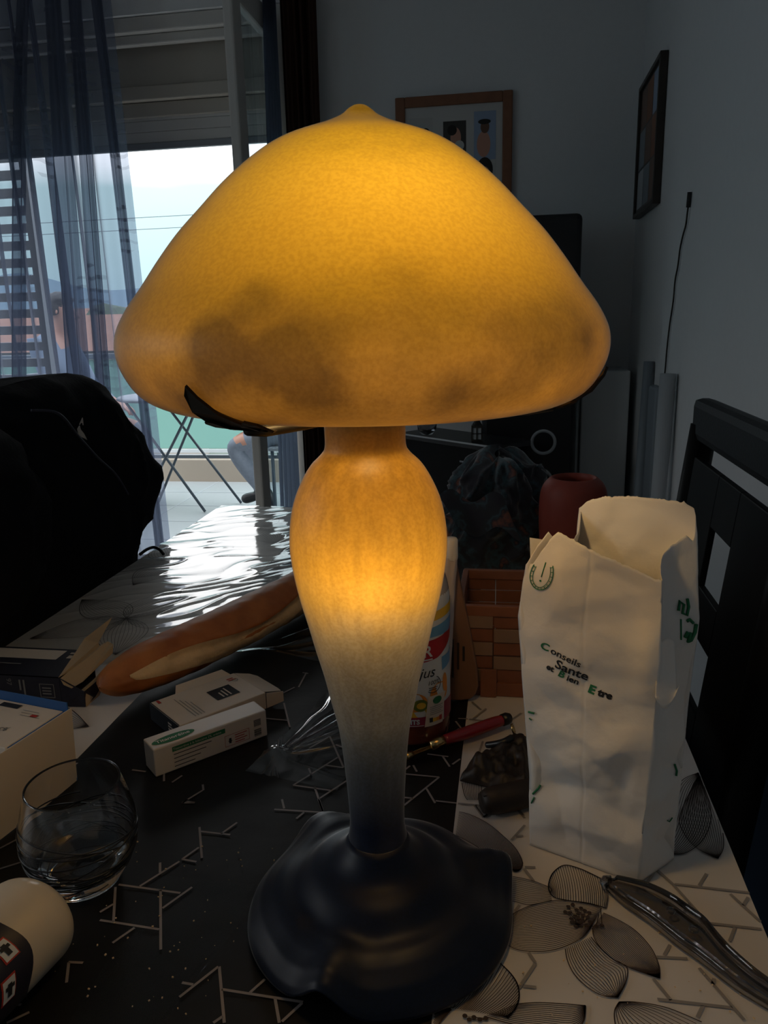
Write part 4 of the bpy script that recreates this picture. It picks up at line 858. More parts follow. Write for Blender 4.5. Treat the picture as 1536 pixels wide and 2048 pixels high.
f = MB(); f.poly([(-.4945, .722, z0), (-.468, .7235, z0), (-.458, .730, z0 + .010), (-.452, .760, z0 + .030), (-.466, .722, z0 + .020), (-.4945, .722, z1)], .0006)
f.build('side_flap', M['darkblue'], t)
f = MB(); f.poly([(-.467, .7235, z0), (-.456, .735, z0 + .009), (-.462, .775, z0 + .032), (-.4665, .7235, z0 + .021)], .0006); f.build('inner_flap', M['kraft'], t)

# large white carton at the left edge
t = thing('medicine_box', 'large cream carton with blue lining at the left edge before the dark carton', 'box', (-.3955, .588, TZ), R_(-11.5))
x1, x0, y0, y1, z1 = -.008, -.15, -.068, -.001, .0725
m = MB(); m.box((x0, y0, .0008), (x1, y1, z1)); bevel(m.build('carton_body', M['card'], t, False), .001)
m = MB(); m.box((x0, y1 + .0002, .0008), (x1 + .005, y1 + .0014, z1 + .0085)); m.build('back_flap', M['blue'], t, False)
m = MB(); m.box((x1 + .0002, y0 + .002, .0008), (x1 + .0014, y1, z1 - .0005)); m.build('blue_lining', M['blue'], t, False)
f = MB(); f.poly([(x1 + .0045, y1 + .001, .0008), (x1 + .0090, y1 + .0012, .0765), (x1 + .0075, -.080, .0755), (x1 + .0065, -.150, .072), (x1 + .0045, -.150, .0008)], .0007)
f.build('open_side_flap', M['card'], t, False)
p = MB(); tp = plane_fn((0, 0, z1 + .0004), (1, 0, 0), (0, 1, 0)); fr = plane_fn((0, y0 - .0004, 0), (1, 0, 0), (0, 0, 1))
put_text(p, '-85%', .0095, lambda x, y: tp(-.048 + x * .9 + y * .2, -.052 + y + x * .3), 0)
rect_on(p, tp, -.030, -.020, -.023, -.0155, 1); rect_on(p, tp, -.075, -.012, -.052, -.005, 0)
for k in range(3): rect_on(p, tp, -.045 + k * .002, -.012 - k * .004, -.026 + k * .004, -.0114 - k * .004, 2)
for k in range(9): rect_on(p, fr, x1 - .032 + k * .0024, .045, x1 - .0308 + k * .0024 + (k % 3) * .0003, .066, 0)
p.build('printing', [M['black_ink'], M['red_ink'], M['grey_ink']], t, False)

# ------------------------------------------------------------------ glass tumbler
GX, GY = -.3205, .4665
t = thing('drinking_glass', 'empty round clear tumbler with dark swirled threads on the black table band', 'glass', (GX, GY, TZ))
def fill_glass():
    m, nt, N, L = new_mat('clear_glass'); b = N['Principled BSDF']
    b.inputs['Base Color'].default_value = (.97, .98, 1, 1); b.inputs['Roughness'].default_value = .01; b.inputs['Transmission Weight'].default_value = 1; b.inputs['IOR'].default_value = 1.48
    return m
M['tumbler'] = fill_glass()
outer = [(.0, .001), (.024, .0010), (.0275, .003), (.0345, .014), (.0405, .028), (.0425, .040), (.0420, .052), (.0392, .066), (.0362, .077), (.0345, .083)]
inner = [(.0343, .0842), (.0336, .0842), (.0330, .083), (.0348, .077), (.0377, .066), (.0404, .052), (.0408, .040), (.0385, .029), (.032, .018), (.018, .0125), (.0, .0115)]
op = [(max(0, p.x), p.y) for p in smooth([(r, z, 0) for r, z in outer], 4)] + [(max(0, p.x), p.y) for p in smooth([(r, z, 0) for r, z in inner], 4)]
MB().lathe(op, 64, (GX, GY, TZ)).build('glass_bowl', M['tumbler'], t)
th = MB()
for k in range(12):
    ph = k * 1.9; zc_ = .015 + k * .0031; pts = []; tl = .008 + .006 * math.sin(k * 2.1)
    for j in range(61):
        a = j / 60 * 2 * PI * .92 + ph; z = zc_ + tl * math.sin(a + k) ; r = interp([(z_, r_) for r_, z_ in outer], z) + .0003
        pts.append((GX + r * math.cos(a), GY + r * math.sin(a), TZ + z))
    th.tube(pts, .00055, 6)
th.build('swirl_thread', M['black'], t)

# cream plastic dispenser lying at the bottom left
t = thing('spray_bottle', 'cream plastic bottle with a dark hazard label lying at the near left corner', 'bottle', (-.32, .36, TZ))
a0 = Vector((-.310, .4075, TZ + .0305)); a1 = Vector((-.337, .270, TZ + .0305)); dx = (a1 - a0).normalized(); sy = Vector((-dx.y, dx.x, 0)); LB = (a1 - a0).length
def bot(u, v):
    s = v; a = u * 2 * PI
    e = min(1, (max(0, s) * LB / .022)); env = (1 - (1 - e) ** 2.4) ** .5
    env = max(env, .02); rw = .034 * env * (1 + .02 * math.sin(s * 4)); rh = .0300 * env
    return a0 + dx * (s * LB) + sy * math.cos(a) * rw + Vector((0, 0, math.sin(a) * rh))
MB().grid(bot, 56, 50, closeu=True).build('bottle_body', M['plastic'], t)
def lab(u, v, off=.0007):
    s = lerp(.35 + .05 * math.sin(u * 7 + .5) * (1 - u), .98, v); a = lerp(R_(-35), R_(88), u)
    a = PI * 2 - 0 + a if False else a
    p = bot(a / (2 * PI), s); c = a0 + dx * (s * LB); return p + (p - c).normalized() * off
lm = MB(); lm.grid(lab, 20, 20); lm.build('label', M['darkblue'], t)
p = MB()
def labf(u, v): return lab(u, v, .0013)
for (u, v) in ((.64, .14), (.36, .22)):
    for (da, db, mi) in ((.10, .060, 0), (.085, .050, 1)):
        p.grid(lambda a, b, u=u, v=v, da=da, db=db, mi=mi: lab(u + (a - .5) * 2 * da, v + (b - .5) * 2 * db, .0012 + mi * .0004), 4, 4, mi, sm=False)
    p.grid(lambda a, b, u=u, v=v: lab(u + (a - .5) * .10, v + (b - .5) * .035, .0022), 3, 3, 2, sm=False); p.grid(lambda a, b, u=u, v=v: lab(u + .02 + (a - .5) * .03, v + (b - .5) * .075, .0022), 3, 3, 2, sm=False)
p.build('hazard_sign', [M['red_ink'], M['labelwhite'], M['black_ink']], t)
# ------------------------------------------------------------------ pharmacy paper bag
t = thing('paper_bag', 'crumpled white paper pharmacy bag with torn open top standing right of the lamp', 'bag', (.07, .545, TZ))
FLx = [(0, .0205), (.06, .0185), (.13, .013), (.194, .0075), (.24, .013), (.30, .016)]; FLy = [(0, .549), (.13, .552), (.194, .556), (.24, .553), (.30, .553)]
FRx = [(0, .099), (.11, .1035), (.18, .1065), (.24, .104), (.30, .100)]; FRy = [(0, .514), (.11, .516), (.24, .519), (.30, .524)]
BRx = [(0, .131), (.13, .134), (.20, .1375), (.255, .132), (.30, .130)]; BRy = [(0, .546), (.20, .551), (.30, .560)]
BLx = [(0, .052), (.13, .050), (.24, .052), (.30, .055)]; BLy = [(0, .585), (.20, .598), (.30, .592)]
US = (0, .36, .53, .86, 1.0)           # front 0-.36, right side .36-.53, back .53-.86, left side .86-1
def bag_corner(i, z):
    tx, ty = ((FLx, FLy), (FRx, FRy), (BRx, BRy), (BLx, BLy))[i % 4]; return Vector((interp(tx, z), interp(ty, z), 0))
TOPH = [(0, .236), (.02, .238), (.045, .250), (.07, .2605), (.085, .264), (.11, .2615), (.15, .2575), (.20, .252), (.25, .2475), (.30, .243), (.335, .2395), (.355, .238), (.365, .240), (.39, .245), (.43, .250), (.47, .257), (.50, .2615), (.515, .257), (.525, .268), (.535, .280), (.56, .2835), (.62, .2835), (.70, .284), (.78, .2825), (.83, .278), (.86, .270), (.90, .255), (.93, .250), (.955, .253), (.97, .262), (.985, .250), (1, .236)]
FOLDS = [(R_(14), .110, .0046, .2), (R_(68), .082, .0040, .55), (R_(108), .066, .0032, .8), (R_(152), .075, .0034, .1), (R_(41), .047, .0020, .35), (R_(88), .036, .0014, .9), (R_(128), .031, .0012, .6)]
def crump(u, z):
    x = u * .245; wx = .012 * noise.noise(Vector((x * 16, z * 16, 5))); wz = .012 * noise.noise(Vector((x * 16, z * 16, 15))); h = 0
    for k, (an, wl, am, ph) in enumerate(FOLDS):
        q = ((x + wx) * math.cos(an) + (z + wz) * math.sin(an)) / wl + ph
        h += am * (.35 + .9 * abs(noise.noise(Vector((x * 11, z * 11, 30 + k * 7)))) * 1.6) * (abs(q - math.floor(q) - .5) * 2 - .5)
    return h * (1.7 + .7 * max(0, (.15 - z) / .15)) - .0008
def bag_raw(u, z):
    u = u % 1.0
    for i in range(4):
        if u <= US[i + 1] + 1e-9: break
    q = (u - US[i]) / (US[i + 1] - US[i]); p = bag_corner(i, z).lerp(bag_corner(i + 1, z), q); p.z = TZ + z
    d = bag_corner(i + 1, z) - bag_corner(i, z); n = Vector((d.y, -d.x, 0)).normalized()
    e = math.sin(PI * q) ** .6
    foldx = 0
    if i == 1: foldx = -.010 * math.sin(PI * q) * min(1, z / .22)          # gusset creased inwards
    if i == 0:
        foldx = .0045 * math.sin(PI * q) * math.sin(PI * min(1, z / .25))
        foldx -= .0006 * math.exp(-((q - .49) / .012) ** 2)                # glued centre fold
        foldx += .006 * math.exp(-((q - .93) / .10) ** 2 - ((z - .185) / .035) ** 2) - .005 * math.exp(-((q - .80) / .08) ** 2 - ((z - .08) / .02) ** 2)
    if i == 3: foldx = -.012 * math.sin(PI * q)
    k = min(1, z / .02)
    return p + n * (crump(u, z) * (.35 + .65 * e) * k + foldx), n
def bag_fn(u, z): return bag_raw(u, z)[0]
def tear(u): return .0012 * noise.noise(Vector((u * 90, 0, 0))) + .0006 * noise.noise(Vector((u * 300, 5, 0)))
m = MB()
m.grid(lambda u, v: bag_fn(u, .0008 + (interp(TOPH, u % 1.0) + tear(u) - .0008) * v), 260, 110, closeu=True)
k = len(m.v)
bpts = [bag_fn(i / 60, .0012) for i in range(60)]; m.add(bpts, [tuple(range(60))[::-1]])
o = m.build('bag_sheet', M['paper'], t); solid(o, .0003)
# torn corner that droops from the front right edge
f = MB(); c0 = Vector((.1055, .5165, TZ + .192))
f.grid(lambda u, v: c0 + Vector((-.003 + .013 * u + .004 * v * u, .0005 + .008 * u - .005 * v, -.052 * v * (1 - .25 * u) + .004 * math.sin(u * 3 + v * 2) - (.012 * max(0, v - .8) * 5 * (abs(u - .5) * 2) ** 2) * -1)), 14, 20)
o = f.build('torn_flap', M['paper'], t); solid(o, .0003)
f = MB(); b0 = Vector((.0165, .554, TZ + .236))
f.add([b0, b0 + Vector((-.001, .004, .020)), b0 + Vector((.012, .008, .017)), b0 + Vector((.010, .004, .004))], [(0, 1, 2, 3)]); o = f.build('torn_corner', M['paper'], t); solid(o, .0003)
def bag_on(u0, z0, ang, lift=.0007, su=.086 / .36):
    ca, sa = math.cos(ang), math.sin(ang)
    def fn(x, y):
        X = x * ca - y * sa; Y = x * sa + y * ca
        p, n = bag_raw(u0 + X / su, z0 + Y); return p + n * lift
    return fn
p = MB()
A1 = R_(-16)
put_text(p, 'C', .0085, bag_on(.058, .1735, A1), 0, bold=.0002); put_text(p, 'onsells'.replace('ell', 'eil'), .0075, bag_on(.086, .1715, A1), 1, bold=.0001)
put_text(p, 'Sante', .0098, bag_on(.098, .1615, A1), 1, bold=.00022)
put_text(p, 'et', .0062, bag_on(.074, .1585, A1), 1, bold=.0002); put_text(p, 'B', .0072, bag_on(.106, .1555, R_(-24)), 0, bold=.0002); put_text(p, 'ien', .0066, bag_on(.129, .1530, R_(-16)), 1, bold=.00018)
put_text(p, 'E', .0085, bag_on(.186, .1475, R_(-14)), 0, bold=.0004); put_text(p, 'tre', .0072, bag_on(.212, .1465, R_(-12)), 1, bold=.0004)
# green stamp: an open horseshoe ring with a mark
h = bag_on(.052, .232, R_(-8), .0009)
for rx, ry, w_ in ((.0080, .0125, .0007), (.0060, .0105, .0005)):
    ring = [h(rx * math.cos(a), ry * math.sin(a)) for a in [R_(160) + j / 40 * R_(245) for j in range(41)]]
    p.tube(ring, w_ * .5, 5, 0)
for j in range(14):
    a = R_(165) + j / 13 * R_(235); p.tube([h(.0064 * math.cos(a), .0109 * math.sin(a)), h(.0076 * math.cos(a), .0121 * math.sin(a))], .00025, 4, 0)
p.tube([h(0, .009), h(.0004, -.002)], .0004, 5, 0); disc_on(p, h, .0006, -.005, .0008, .0008, 0, 10)
# green brush strokes on the side
gs = lambda a, b: (lambda pn: pn[0] + pn[1] * .0012)(bag_raw(a, b))
def strokes(pts, w_): p.tube([gs(a, b) for a, b in pts], w_, 6, 0, sx=1.0)
strokes([(.475, .207), (.482, .214), (.490, .211), (.484, .205), (.495, .203), (.503, .209), (.500, .215)], .0011)
strokes([(.474, .186), (.475, .201)], .0006); strokes([(.486, .187), (.492, .191), (.500, .190), (.500, .183), (.507, .184), (.515, .190), (.518, .196)], .0014)
strokes([(.492, .199), (.500, .200), (.510, .197)], .0012); strokes([(.505, .075), (.512, .078), (.510, .083)], .0008); strokes([(.49, .038), (.50, .036), (.508, .039)], .0005)
strokes([(.012, .118), (.03, .118)], .0008); strokes([(.014, .113), (.022, .112)], .0005); strokes([(.014, .048), (.03, .053), (.036, .056)], .0008); strokes([(.01, .04), (.02, .046)], .0006)
p.build('printing', [M['green_ink'], M['black_ink']], t)

# ------------------------------------------------------------------ juice bottle
JX, JY = -.0955, .716
t = thing('juice_bottle', 'tall red juice bottle with red banner label partly hidden behind the lamp stem', 'bottle', (JX, JY, TZ))
prof = [(0, .001), (.030, .0012), (.0365, .005), (.0385, .012), (.0388, .060), (.0375, .10), (.0385, .125), (.0385, .150), (.0365, .166), (.030, .182), (.0205, .196), (.0165, .204), (.0165, .214)]
pp = [(max(0, p.x), p.y) for p in smooth([(r, z, 0) for r, z in prof], 4)]
MB().lathe([q for q in pp if q[1] < .048], 56, (JX, JY, TZ)).build('bottle_base', M['juice'], t)
MB().lathe([q for q in pp if q[1] > .045], 56, (JX, JY, TZ)).build('bottle_shoulder', M['bottleclear'], t)
MB().lathe([(0, .232), (.0175, .231), (.0185, .228), (.0185, .213), (.017, .213)], 40, (JX, JY, TZ)).build('cap', M['pinkplastic'], t)
view = math.atan2(-JY, -JX)
def cyl(off=.0006):
    def fn(x, y):
        r = interp([(z, r) for r, z in prof[1:]], y) + off; a = view + x / .0388
        return Vector((JX + r * math.cos(a), JY + r * math.sin(a), TZ + y))
    return fn
lb = MB(); F0 = cyl(.0004)
lb.grid(lambda u, v: F0(lerp(-.075, .075, u), lerp(.026, .158, v)), 60, 30); lb.build('label', M['labelwhite'], t)
p = MB(); F1 = cyl(.0008); F2 = cyl(.0012); F3 = cyl(.0016)
def band(y0f, y1f, mi, f=F1, x0=-.072, x1=.072): p.grid(lambda u, v: f(lerp(x0, x1, u), lerp(y0f(u), y1f(u), v)), 40, 3, mi)
band(lambda u: .1325 + (u - .5) * .012, lambda u: .141 + (u - .5) * .016, 0)
band(lambda u: .118 + max(0, u - .62) * .05, lambda u: .131 + (u - .5) * .008, 1, F1, .012, .072)
band(lambda u: .093 + (u - .5) ** 2 * .06 + max(0, u - .7) * .04, lambda u: .1145 + (u - .5) ** 2 * .04 + max(0, u - .75) * .03, 2)
band(lambda u: .080 + u * .006, lambda u: .094, 1, F1, .034, .072)
put_text(p, 'FORMAT', .0062, lambda x, y: F2(x - .0095, .1335 + y), 3, bold=.0002)
put_text(p, 'JOKeR', .017, lambda x, y: F2(x - .0265, .0985 + y), 4, bold=.0003)
rect_on(p, F2, .003, .0950, .0215, .0964, 4, 8)
put_text(p, 'pur jus', .0150, lambda x, y: F2(x - .0185, .0775 + y), 5, shear=.35)
put_text(p, '100%', .0062, lambda x, y: F2(x + .015, .0690 + y), 5, shear=.2); rect_on(p, F2, .0165, .0655, .0265, .0662, 5, 4); rect_on(p, F2, .0165, .0635, .0255, .0642, 5, 4)
ring = [F2(.0215 + .0088 * math.cos(a), .0690 + .0085 * math.sin(a)) for a in [R_(-130) + j / 30 * R_(190) for j in range(31)]]; p.tube(ring, .0003, 5, 5)
disc_on(p, F1, .002, .052, .013, .010, 6); disc_on(p, F1, .030, .058, .012, .011, 3); disc_on(p, F1, .038, .066, .004, .010, 3)
disc_on(p, F2, .008, .049, .0075, .0065, 7); disc_on(p, F3, .0085, .049, .0045, .0035, 0); disc_on(p, F1, -.012, .045, .012, .010, 0); disc_on(p, F1, .005, .040, .012, .008, 0)
band(lambda u: .0262, lambda u: .0365, 8, F2, -.072, .015); band(lambda u: .0262, lambda u: .046, 8, F1, .036, .072)
put_text(p, 'MULTIFRUITS', .0068, lambda x, y: F3(x - .0335, .0295 + y), 4, bold=.0003); rect_on(p, F3, -.02, .0272, .011, .0279, 4, 8)
p.grid(lambda u, v: F3(lerp(.0135, .0345, u) + (v - .5) * .004, lerp(.0255, .0575, v)), 10, 4, 9)
F4 = cyl(.0020); disc_on(p, F4, .0255, .0520, .0052, .0040, 10)
for k in range(5): rect_on(p, F4, .017, .0455 - k * .0020, .0325 - (k % 2) * .002, .0462 - k * .0020, 11, 5)
rect_on(p, F4, .0165, .0295, .020, .0345, 5, 2); rect_on(p, F4, .020, .0295, .024, .0335, 0, 2); rect_on(p, F4, .024, .0295, .0275, .0335, 3, 2); rect_on(p, F4, .0275, .0293, .031, .0345, 12, 2)
p.build('printing', [M['yellow'], M['skyblue'], M['labelred'], M['orange'], M['labelwhite'], M['black_ink'], M['orange'], M['kiwi'], M['magenta'], M['card'], M['green_ink'], M['grey_ink'], M['red_ink']], t)

# slim pale tube behind the lamp, wrapped in film
t = thing('squeeze_tube', 'pale plastic tube with a white cap standing between lamp bulge and brown board', 'tube', (-.066, .772, TZ))
def tubef(u, v):
    a = u * 2 * PI; rx = lerp(.0145, .0075, v ** 1.3); ry = lerp(.010, .0075, v); z = .001 + v * .172
    w_ = .0016 * noise.noise(Vector((a * 1.5, z * 40, 3)))
    return Vector((-.078 + .0175 * v + (rx + w_) * math.cos(a), .772 + (ry + w_) * math.sin(a), TZ + z))
MB().grid(tubef, 40, 30, closeu=True).build('tube_body', M['pinkplastic'], t)
MB().lathe([(.0, .1935), (.0062, .193), (.0074, .191), (.0076, .173), (.0072, .170)], 32, (-.0595, .772, TZ)).build('cap', M['cardwhite'], t)

# brown board leaning against the basket
t = thing('cutting_board', 'tall brown wooden board with rounded corner leaning on the woven basket', 'board', (-.06, .795, TZ))
out = [(-.085, .002), (-.050, .002), (-.040, .004), (-.0335, .010), (-.0305, .020), (-.0320, .040), (-.0400, .085), (-.0530, .150), (-.0600, .180), (-.068, .205), (-.085, .215), (-.10, .205), (-.105, .18), (-.105, .02), (-.10, .006)]
m = MB(); m.poly([(x, .786 + z * .05, TZ + z) for x, z in out], .010); bevel(m.build('board_panel', M['board'], t), .002)
p = MB(); bf = lambda x, y: Vector((x, .7795 + y * .05, TZ + y))
for k in range(3): rect_on(p, bf, -.060 + k * .006, .030 + k * .01, -.0575 + k * .006, .075 - k * .004, 0)
p.build('printing', M['darkwood'], t)

# woven basket
t = thing('woven_basket', 'orange-brown woven wood strip basket standing behind the paper bag', 'basket', (.015, .87, TZ))
bx0, bx1, by0, by1, bh = -.052, .095, .806, .93, .098
m = MB(); pl = MB(); nv = 5
for k in range(5):
    z0 = TZ + .016 + k * .0162
    for j in range(4):
        xa = lerp(bx0, bx1, j / 4); xb = lerp(bx0, bx1, (j + 1) / 4); o_ = .0022 * (1 if (j + k) % 2 else -1)
        (m if (j + k) % 2 else pl).box((xa + .0006, by0 - .0015 + min(o_, 0) , z0), (xb - .0006, by0 + .0012 + min(o_, 0), z0 + .0152), 0, .0006)
        m.box((xa + .0006, by1 - .0012, z0), (xb - .0006, by1 + .0015, z0 + .0152), 0, .0006)
    for j in range(3):
        ya = lerp(by0, by1, j / 3); yb = lerp(by0, by1, (j + 1) / 3)
        for x in (bx0, bx1): m.box((x - .0015, ya + .0006, z0), (x + .0015, yb - .0006, z0 + .0152), 0, .0006)
m.build('woven_strips', M['wicker'], t); pl.build('upright_strips', M['wickerpale'], t)
MB().box((bx0 + .002, by0 + .002, TZ + .0065), (bx1 - .002, by1 - .002, TZ + .010)).build('base', M['board'], t)
m = MB(); m.box((bx0 - .010, by0 - .006, TZ + .0005), (bx1 + .004, by0 + .003, TZ + .0165), 0, .001); m.box((bx0 - .003, by0 + .003, TZ + .0005), (bx0 + .003, by1 + .003, TZ + .0165), 0, .001); m.box((bx1 - .003, by0 + .003, TZ + .0005), (bx1 + .003, by1 + .003, TZ + .0165), 0, .001); m.box((bx0, by1 - .003, TZ + .0005), (bx1, by1 + .003, TZ + .0165), 0, .001)
m.build('bottom_rim', M['wicker'], t)
for xs_ in (-.029, .045): MB().box((xs_, by0 - .0095, TZ + .0004), (xs_ + .018, by0 - .0062, TZ + .034), 0, .001).build('strap', M['wicker'], t)
m = MB()
for (lo, hi) in (((bx0 - .003, by0 - .004, TZ + bh - .003), (bx1 + .003, by0 + .003, TZ + bh + .009)), ((bx0 - .003, by1 - .003, TZ + bh - .003), (bx1 + .003, by1 + .004, TZ + bh + .009)), ((bx0 - .004, by0, TZ + bh - .003), (bx0 + .003, by1, TZ + bh + .009)), ((bx1 - .003, by0, TZ + bh - .003), (bx1 + .004, by1, TZ + bh + .009))): m.box(lo, hi, 0, .001)
m.build('top_rim', M['wicker'], t)

# terracotta vase
t = thing('terracotta_vase', 'rounded terracotta red vase standing behind the paper bag', 'vase', (.096, 1.165, TZ))
vp = [(0, .001), (.036, .001), (.041, .006), (.046, .04), (.0495, .085), (.0510, .125), (.0495, .152), (.0450, .167), (.0370, .1765), (.0325, .1790), (.0310, .1770), (.0300, .170), (.036, .150), (.040, .10), (.036, .02), (0, .012)]
MB().lathe([(max(0, p.x), p.y) for p in smooth([(r, z, 0) for r, z in vp], 4)], 56, (.096, 1.165, TZ)).build('vase_body', M['terra'], t)
bpy.data.objects['vase_body'].data.polygons.foreach_set('use_smooth', [True] * len(bpy.data.objects['vase_body'].data.polygons))

# heap of dark floral cloth
def floral():
    m, nt, N, L = new_mat('dark_floral_cloth'); b = N['Principled BSDF']; tc = N.new('ShaderNodeTexCoord')
    n = N.new('ShaderNodeTexNoise'); n.inputs['Scale'].default_value = 28; n.inputs['Detail'].default_value = 3; L.new(tc.outputs['Object'], n.inputs['Vector'])
    r = ramp_node(N, [(.36, (.028, .026, .036)), (.5, (.030, .034, .042)), (.56, (.05, .10, .12)), (.62, (.035, .03, .04)), (.68, (.22, .08, .05)), (.75, (.05, .05, .06))]); L.new(n.outputs['Fac'], r.inputs[0]); L.new(r.outputs[0], b.inputs['Base Color'])
    b.inputs['Roughness'].default_value = .9; b.inputs['Sheen Weight'].default_value = .5; return m
M['floral'] = floral()
t = thing('scarf', 'crumpled dark floral scarf heaped on the far end of the table beside the vase', 'scarf', (-.03, 1.28, TZ))
def heap(u, v):
    a = u * 2 * PI; k = v
    rx = .105 * (1 - .35 * k) * (1 - k ** 5) ** .6; ry = .105 * (1 - .4 * k) * (1 - k ** 5) ** .6
    d = Vector((math.cos(a), math.sin(a), 0)); z = .012 + .188 * k
    q = Vector((d.x * 1.6, d.y * 1.6, z * 13))
    w_ = .030 * noise.noise(q * 1.1) + .020 * (1 - abs(noise.noise(q * 1.8 + Vector((3, 1, 2))))) ** 3 + .006 * noise.noise(q * 5) - .01
    px = -.030 + .012 * k + d.x * (rx + w_ * (1 - k * .3)); zz = TZ + z + .03 * k * noise.noise(Vector((px * 22, a, 4)))
    return Vector((px, 1.285 + d.y * (ry + w_), max(TZ + .004, zz)))
MB().grid(heap, 110, 60, closeu=True).build('cloth_heap', M['floral'], t)
def flap(u, v): 
    return Vector((-.11 + .10 * u + .03 * v, 1.175 + .01 * math.sin(u * 5) - .012 * v, TZ + .145 - .055 * v + .010 * math.sin(u * 9 + v * 2)))
MB().grid(flap, 24, 12).build('folded_edge', M['floral'], t)

# folding knife, leather pouch, spectacle case
t = thing('pocket_knife', 'pocket knife with red handle and brass bolster lying on the cloth boundary', 'knife', (-.045, .695, TZ))
m = MB(); hp = [(-.060, .684, TZ + .010), (-.045, .694, TZ + .011), (-.028, .707, TZ + .0115), (-.012, .720, TZ + .012), (-.004, .726, TZ + .012)]
m.tube(smooth(hp, 4), [.0052 + .0012 * math.sin(PI * i / 16) for i in range(17)], 12); m.build('handle', M['redhandle'], t)
MB().tube([(-.0725, .674, TZ + .0085), (-.066, .6795, TZ + .0095), (-.0605, .6838, TZ + .010)], [.0045, .006, .0054], 12).build('bolster', M['brass'], t)
MB().tube([(-.004, .726, TZ + .012), (.001, .730, TZ + .0122), (.004, .732, TZ + .012)], [.0062, .0064, .005], 12).build('end_cap', M['black'], t)
m = MB(); m.poly([(-.070, .6765, TZ + .0085), (-.071, .6715, TZ + .0075), (-.090, .657, TZ + .006), (-.103, .650, TZ + .0058), (-.094, .660, TZ + .0065), (-.082, .669, TZ + .0078)], .0014); m.tube([(-.0885, .6605, TZ + .0065), (-.097, .655, TZ + .006)], .0042, 10); m.build('blade', M['brass'], t)
t = thing('leather_pouch', 'crumpled dark brown leather pouch lying beneath the knife handle end', 'pouch', (.0, .66, TZ))
def pouch(u, v):
    x = lerp(-.041, .024, u); lo = lerp(.629, .612, u); hi = lerp(.632, .712, min(1, u * 1.35) ** .8); y = lerp(lo, hi, v)
    e = (math.sin(PI * min(1, max(0, v))) ** .5) * (min(1, u * 5) ** .6) * min(1, (1 - u) * 9 + .05)
    return Vector((x, y, TZ + .0022 + e * (.014 + .010 * noise.noise(Vector((x * 60, y * 60, 1))) + .005 * noise.noise(Vector((x * 160, y * 130, 8))))))
m = MB(); m.grid(pouch, 50, 50); m.grid(lambda u, v: Vector((*pouch(u, v).xy, TZ + .0016)), 12, 12); m.build('pouch_body', M['leather'], t)
m = MB(); m.tube(smooth([(-.018, .680, TZ + .010), (-.010, .676, TZ + .014), (-.002, .674, TZ + .018), (.006, .680, TZ + .020)], 5), .0032, 10); m.build('strap', M['black'], t)
MB().lathe([(.0032, -.001), (.0052, -.001), (.0052, .001), (.0032, .001), (.0032, -.001)], 20, (.007, .689, TZ + .024), 0, Matrix.Rotation(R_(70), 4, 'Y')).build('buckle', M['brass'], t)
t = thing('spectacle_case', 'dark brown rolled case lying just before the leather pouch', 'case', (.0, .59, TZ))
pa, pb = Vector((-.019, .583, TZ + .0125)), Vector((.030, .607, TZ + .0125))
m = MB(); m.tube([pa.lerp(pb, i / 10) for i in range(11)], [.0088, .0112, .0118, .0120, .0120, .0121, .0120, .0120, .0119, .0112, .0088], 20); m.build('case_body', M['leather'], t)
m = MB(); m.tube([pa.lerp(pb, i / 8) + Vector((-.0050, -.0062, .0088)) for i in range(1, 8)], .0008, 6); m.build('seam', M['darkwood'], t)

# clear plastic tongs
M['acrylic'] = pr('smoky_acrylic', (.42, .42, .44), .04, trans=1.0, ior=1.49)
t = thing('serving_tongs', 'clear plastic serving tongs lying at the lower right corner of the cloth', 'tongs', (.11, .47, TZ))
up = [(.0762, .5105), (.083, .5095), (.095, .506), (.106, .5015), (.119, .492), (.129, .4805), (.1365, .4720), (.142, .459), (.147, .449), (.157, .435), (.167, .424), (.172, .412)]
dn = [(.0748, .5030), (.080, .495), (.087, .4865), (.101, .4725), (.115, .4555), (.124, .4465), (.133, .4365), (.144, .4240), (.156, .414), (.168, .405)]
def armt(path, z0, sgn):
    S = smooth([(x, y, 0) for x, y in path], 5); m = MB(); n = len(S)
    vs = []; fs = []
    for i, p in enumerate(S):
        tt = (S[min(i + 1, n - 1)] - S[max(i - 1, 0)]).normalized(); a = Vector((tt.y, -tt.x, 0)) * sgn
        q = i / (n - 1); w_ = .0012; h = .0075 + .004 * math.sin(PI * q) - (.003 if q < .08 else 0)
        for (da, dz) in ((0, 0), (w_ * 2.2, .0006), (w_ * 1.6, h), (w_ * .6, h + .0004)): vs.append(p + a * da + Vector((0, 0, z0 + dz)))
    for i in range(n - 1):
        for k in range(4): fs.append((i * 4 + k, i * 4 + (k + 1) % 4, i * 4 + 4 + (k + 1) % 4, i * 4 + 4 + k))
    fs += [(3, 2, 1, 0), tuple((n - 1) * 4 + k for k in range(4))]
    m.add(vs, fs, 0, True); return m
armt(up, TZ + .0022, 1).build('arm', M['acrylic'], t); armt(dn, TZ + .0022, -1).build('arm', M['acrylic'], t)
MB().tube([(.0790, .5100, TZ + .006), (.0745, .5095, TZ + .006), (.0728, .5060, TZ + .006), (.0750, .5020, TZ + .006)], .0028, 10).build('joint', M['acrylic'], t)
M['smoke'] = clear('smoky_clear_plastic', (.42, .41, .41), .05, 1.45)
S1 = smooth([(x, y, 0) for x, y in up], 5); S2 = smooth([(x, y, 0) for x, y in dn], 5)
def web(u, v):
    a = S1[int(u * (len(S1) - 1))]; b = S2[int(u * (len(S2) - 1))]; p = a.lerp(b, v); return Vector((p.x, p.y, TZ + .0035 + .0028 * (1 - math.sin(PI * v)) ))
MB().grid(web, 44, 8).build('spoon_web', M['smoke'], t, recalc=False)
m = MB()
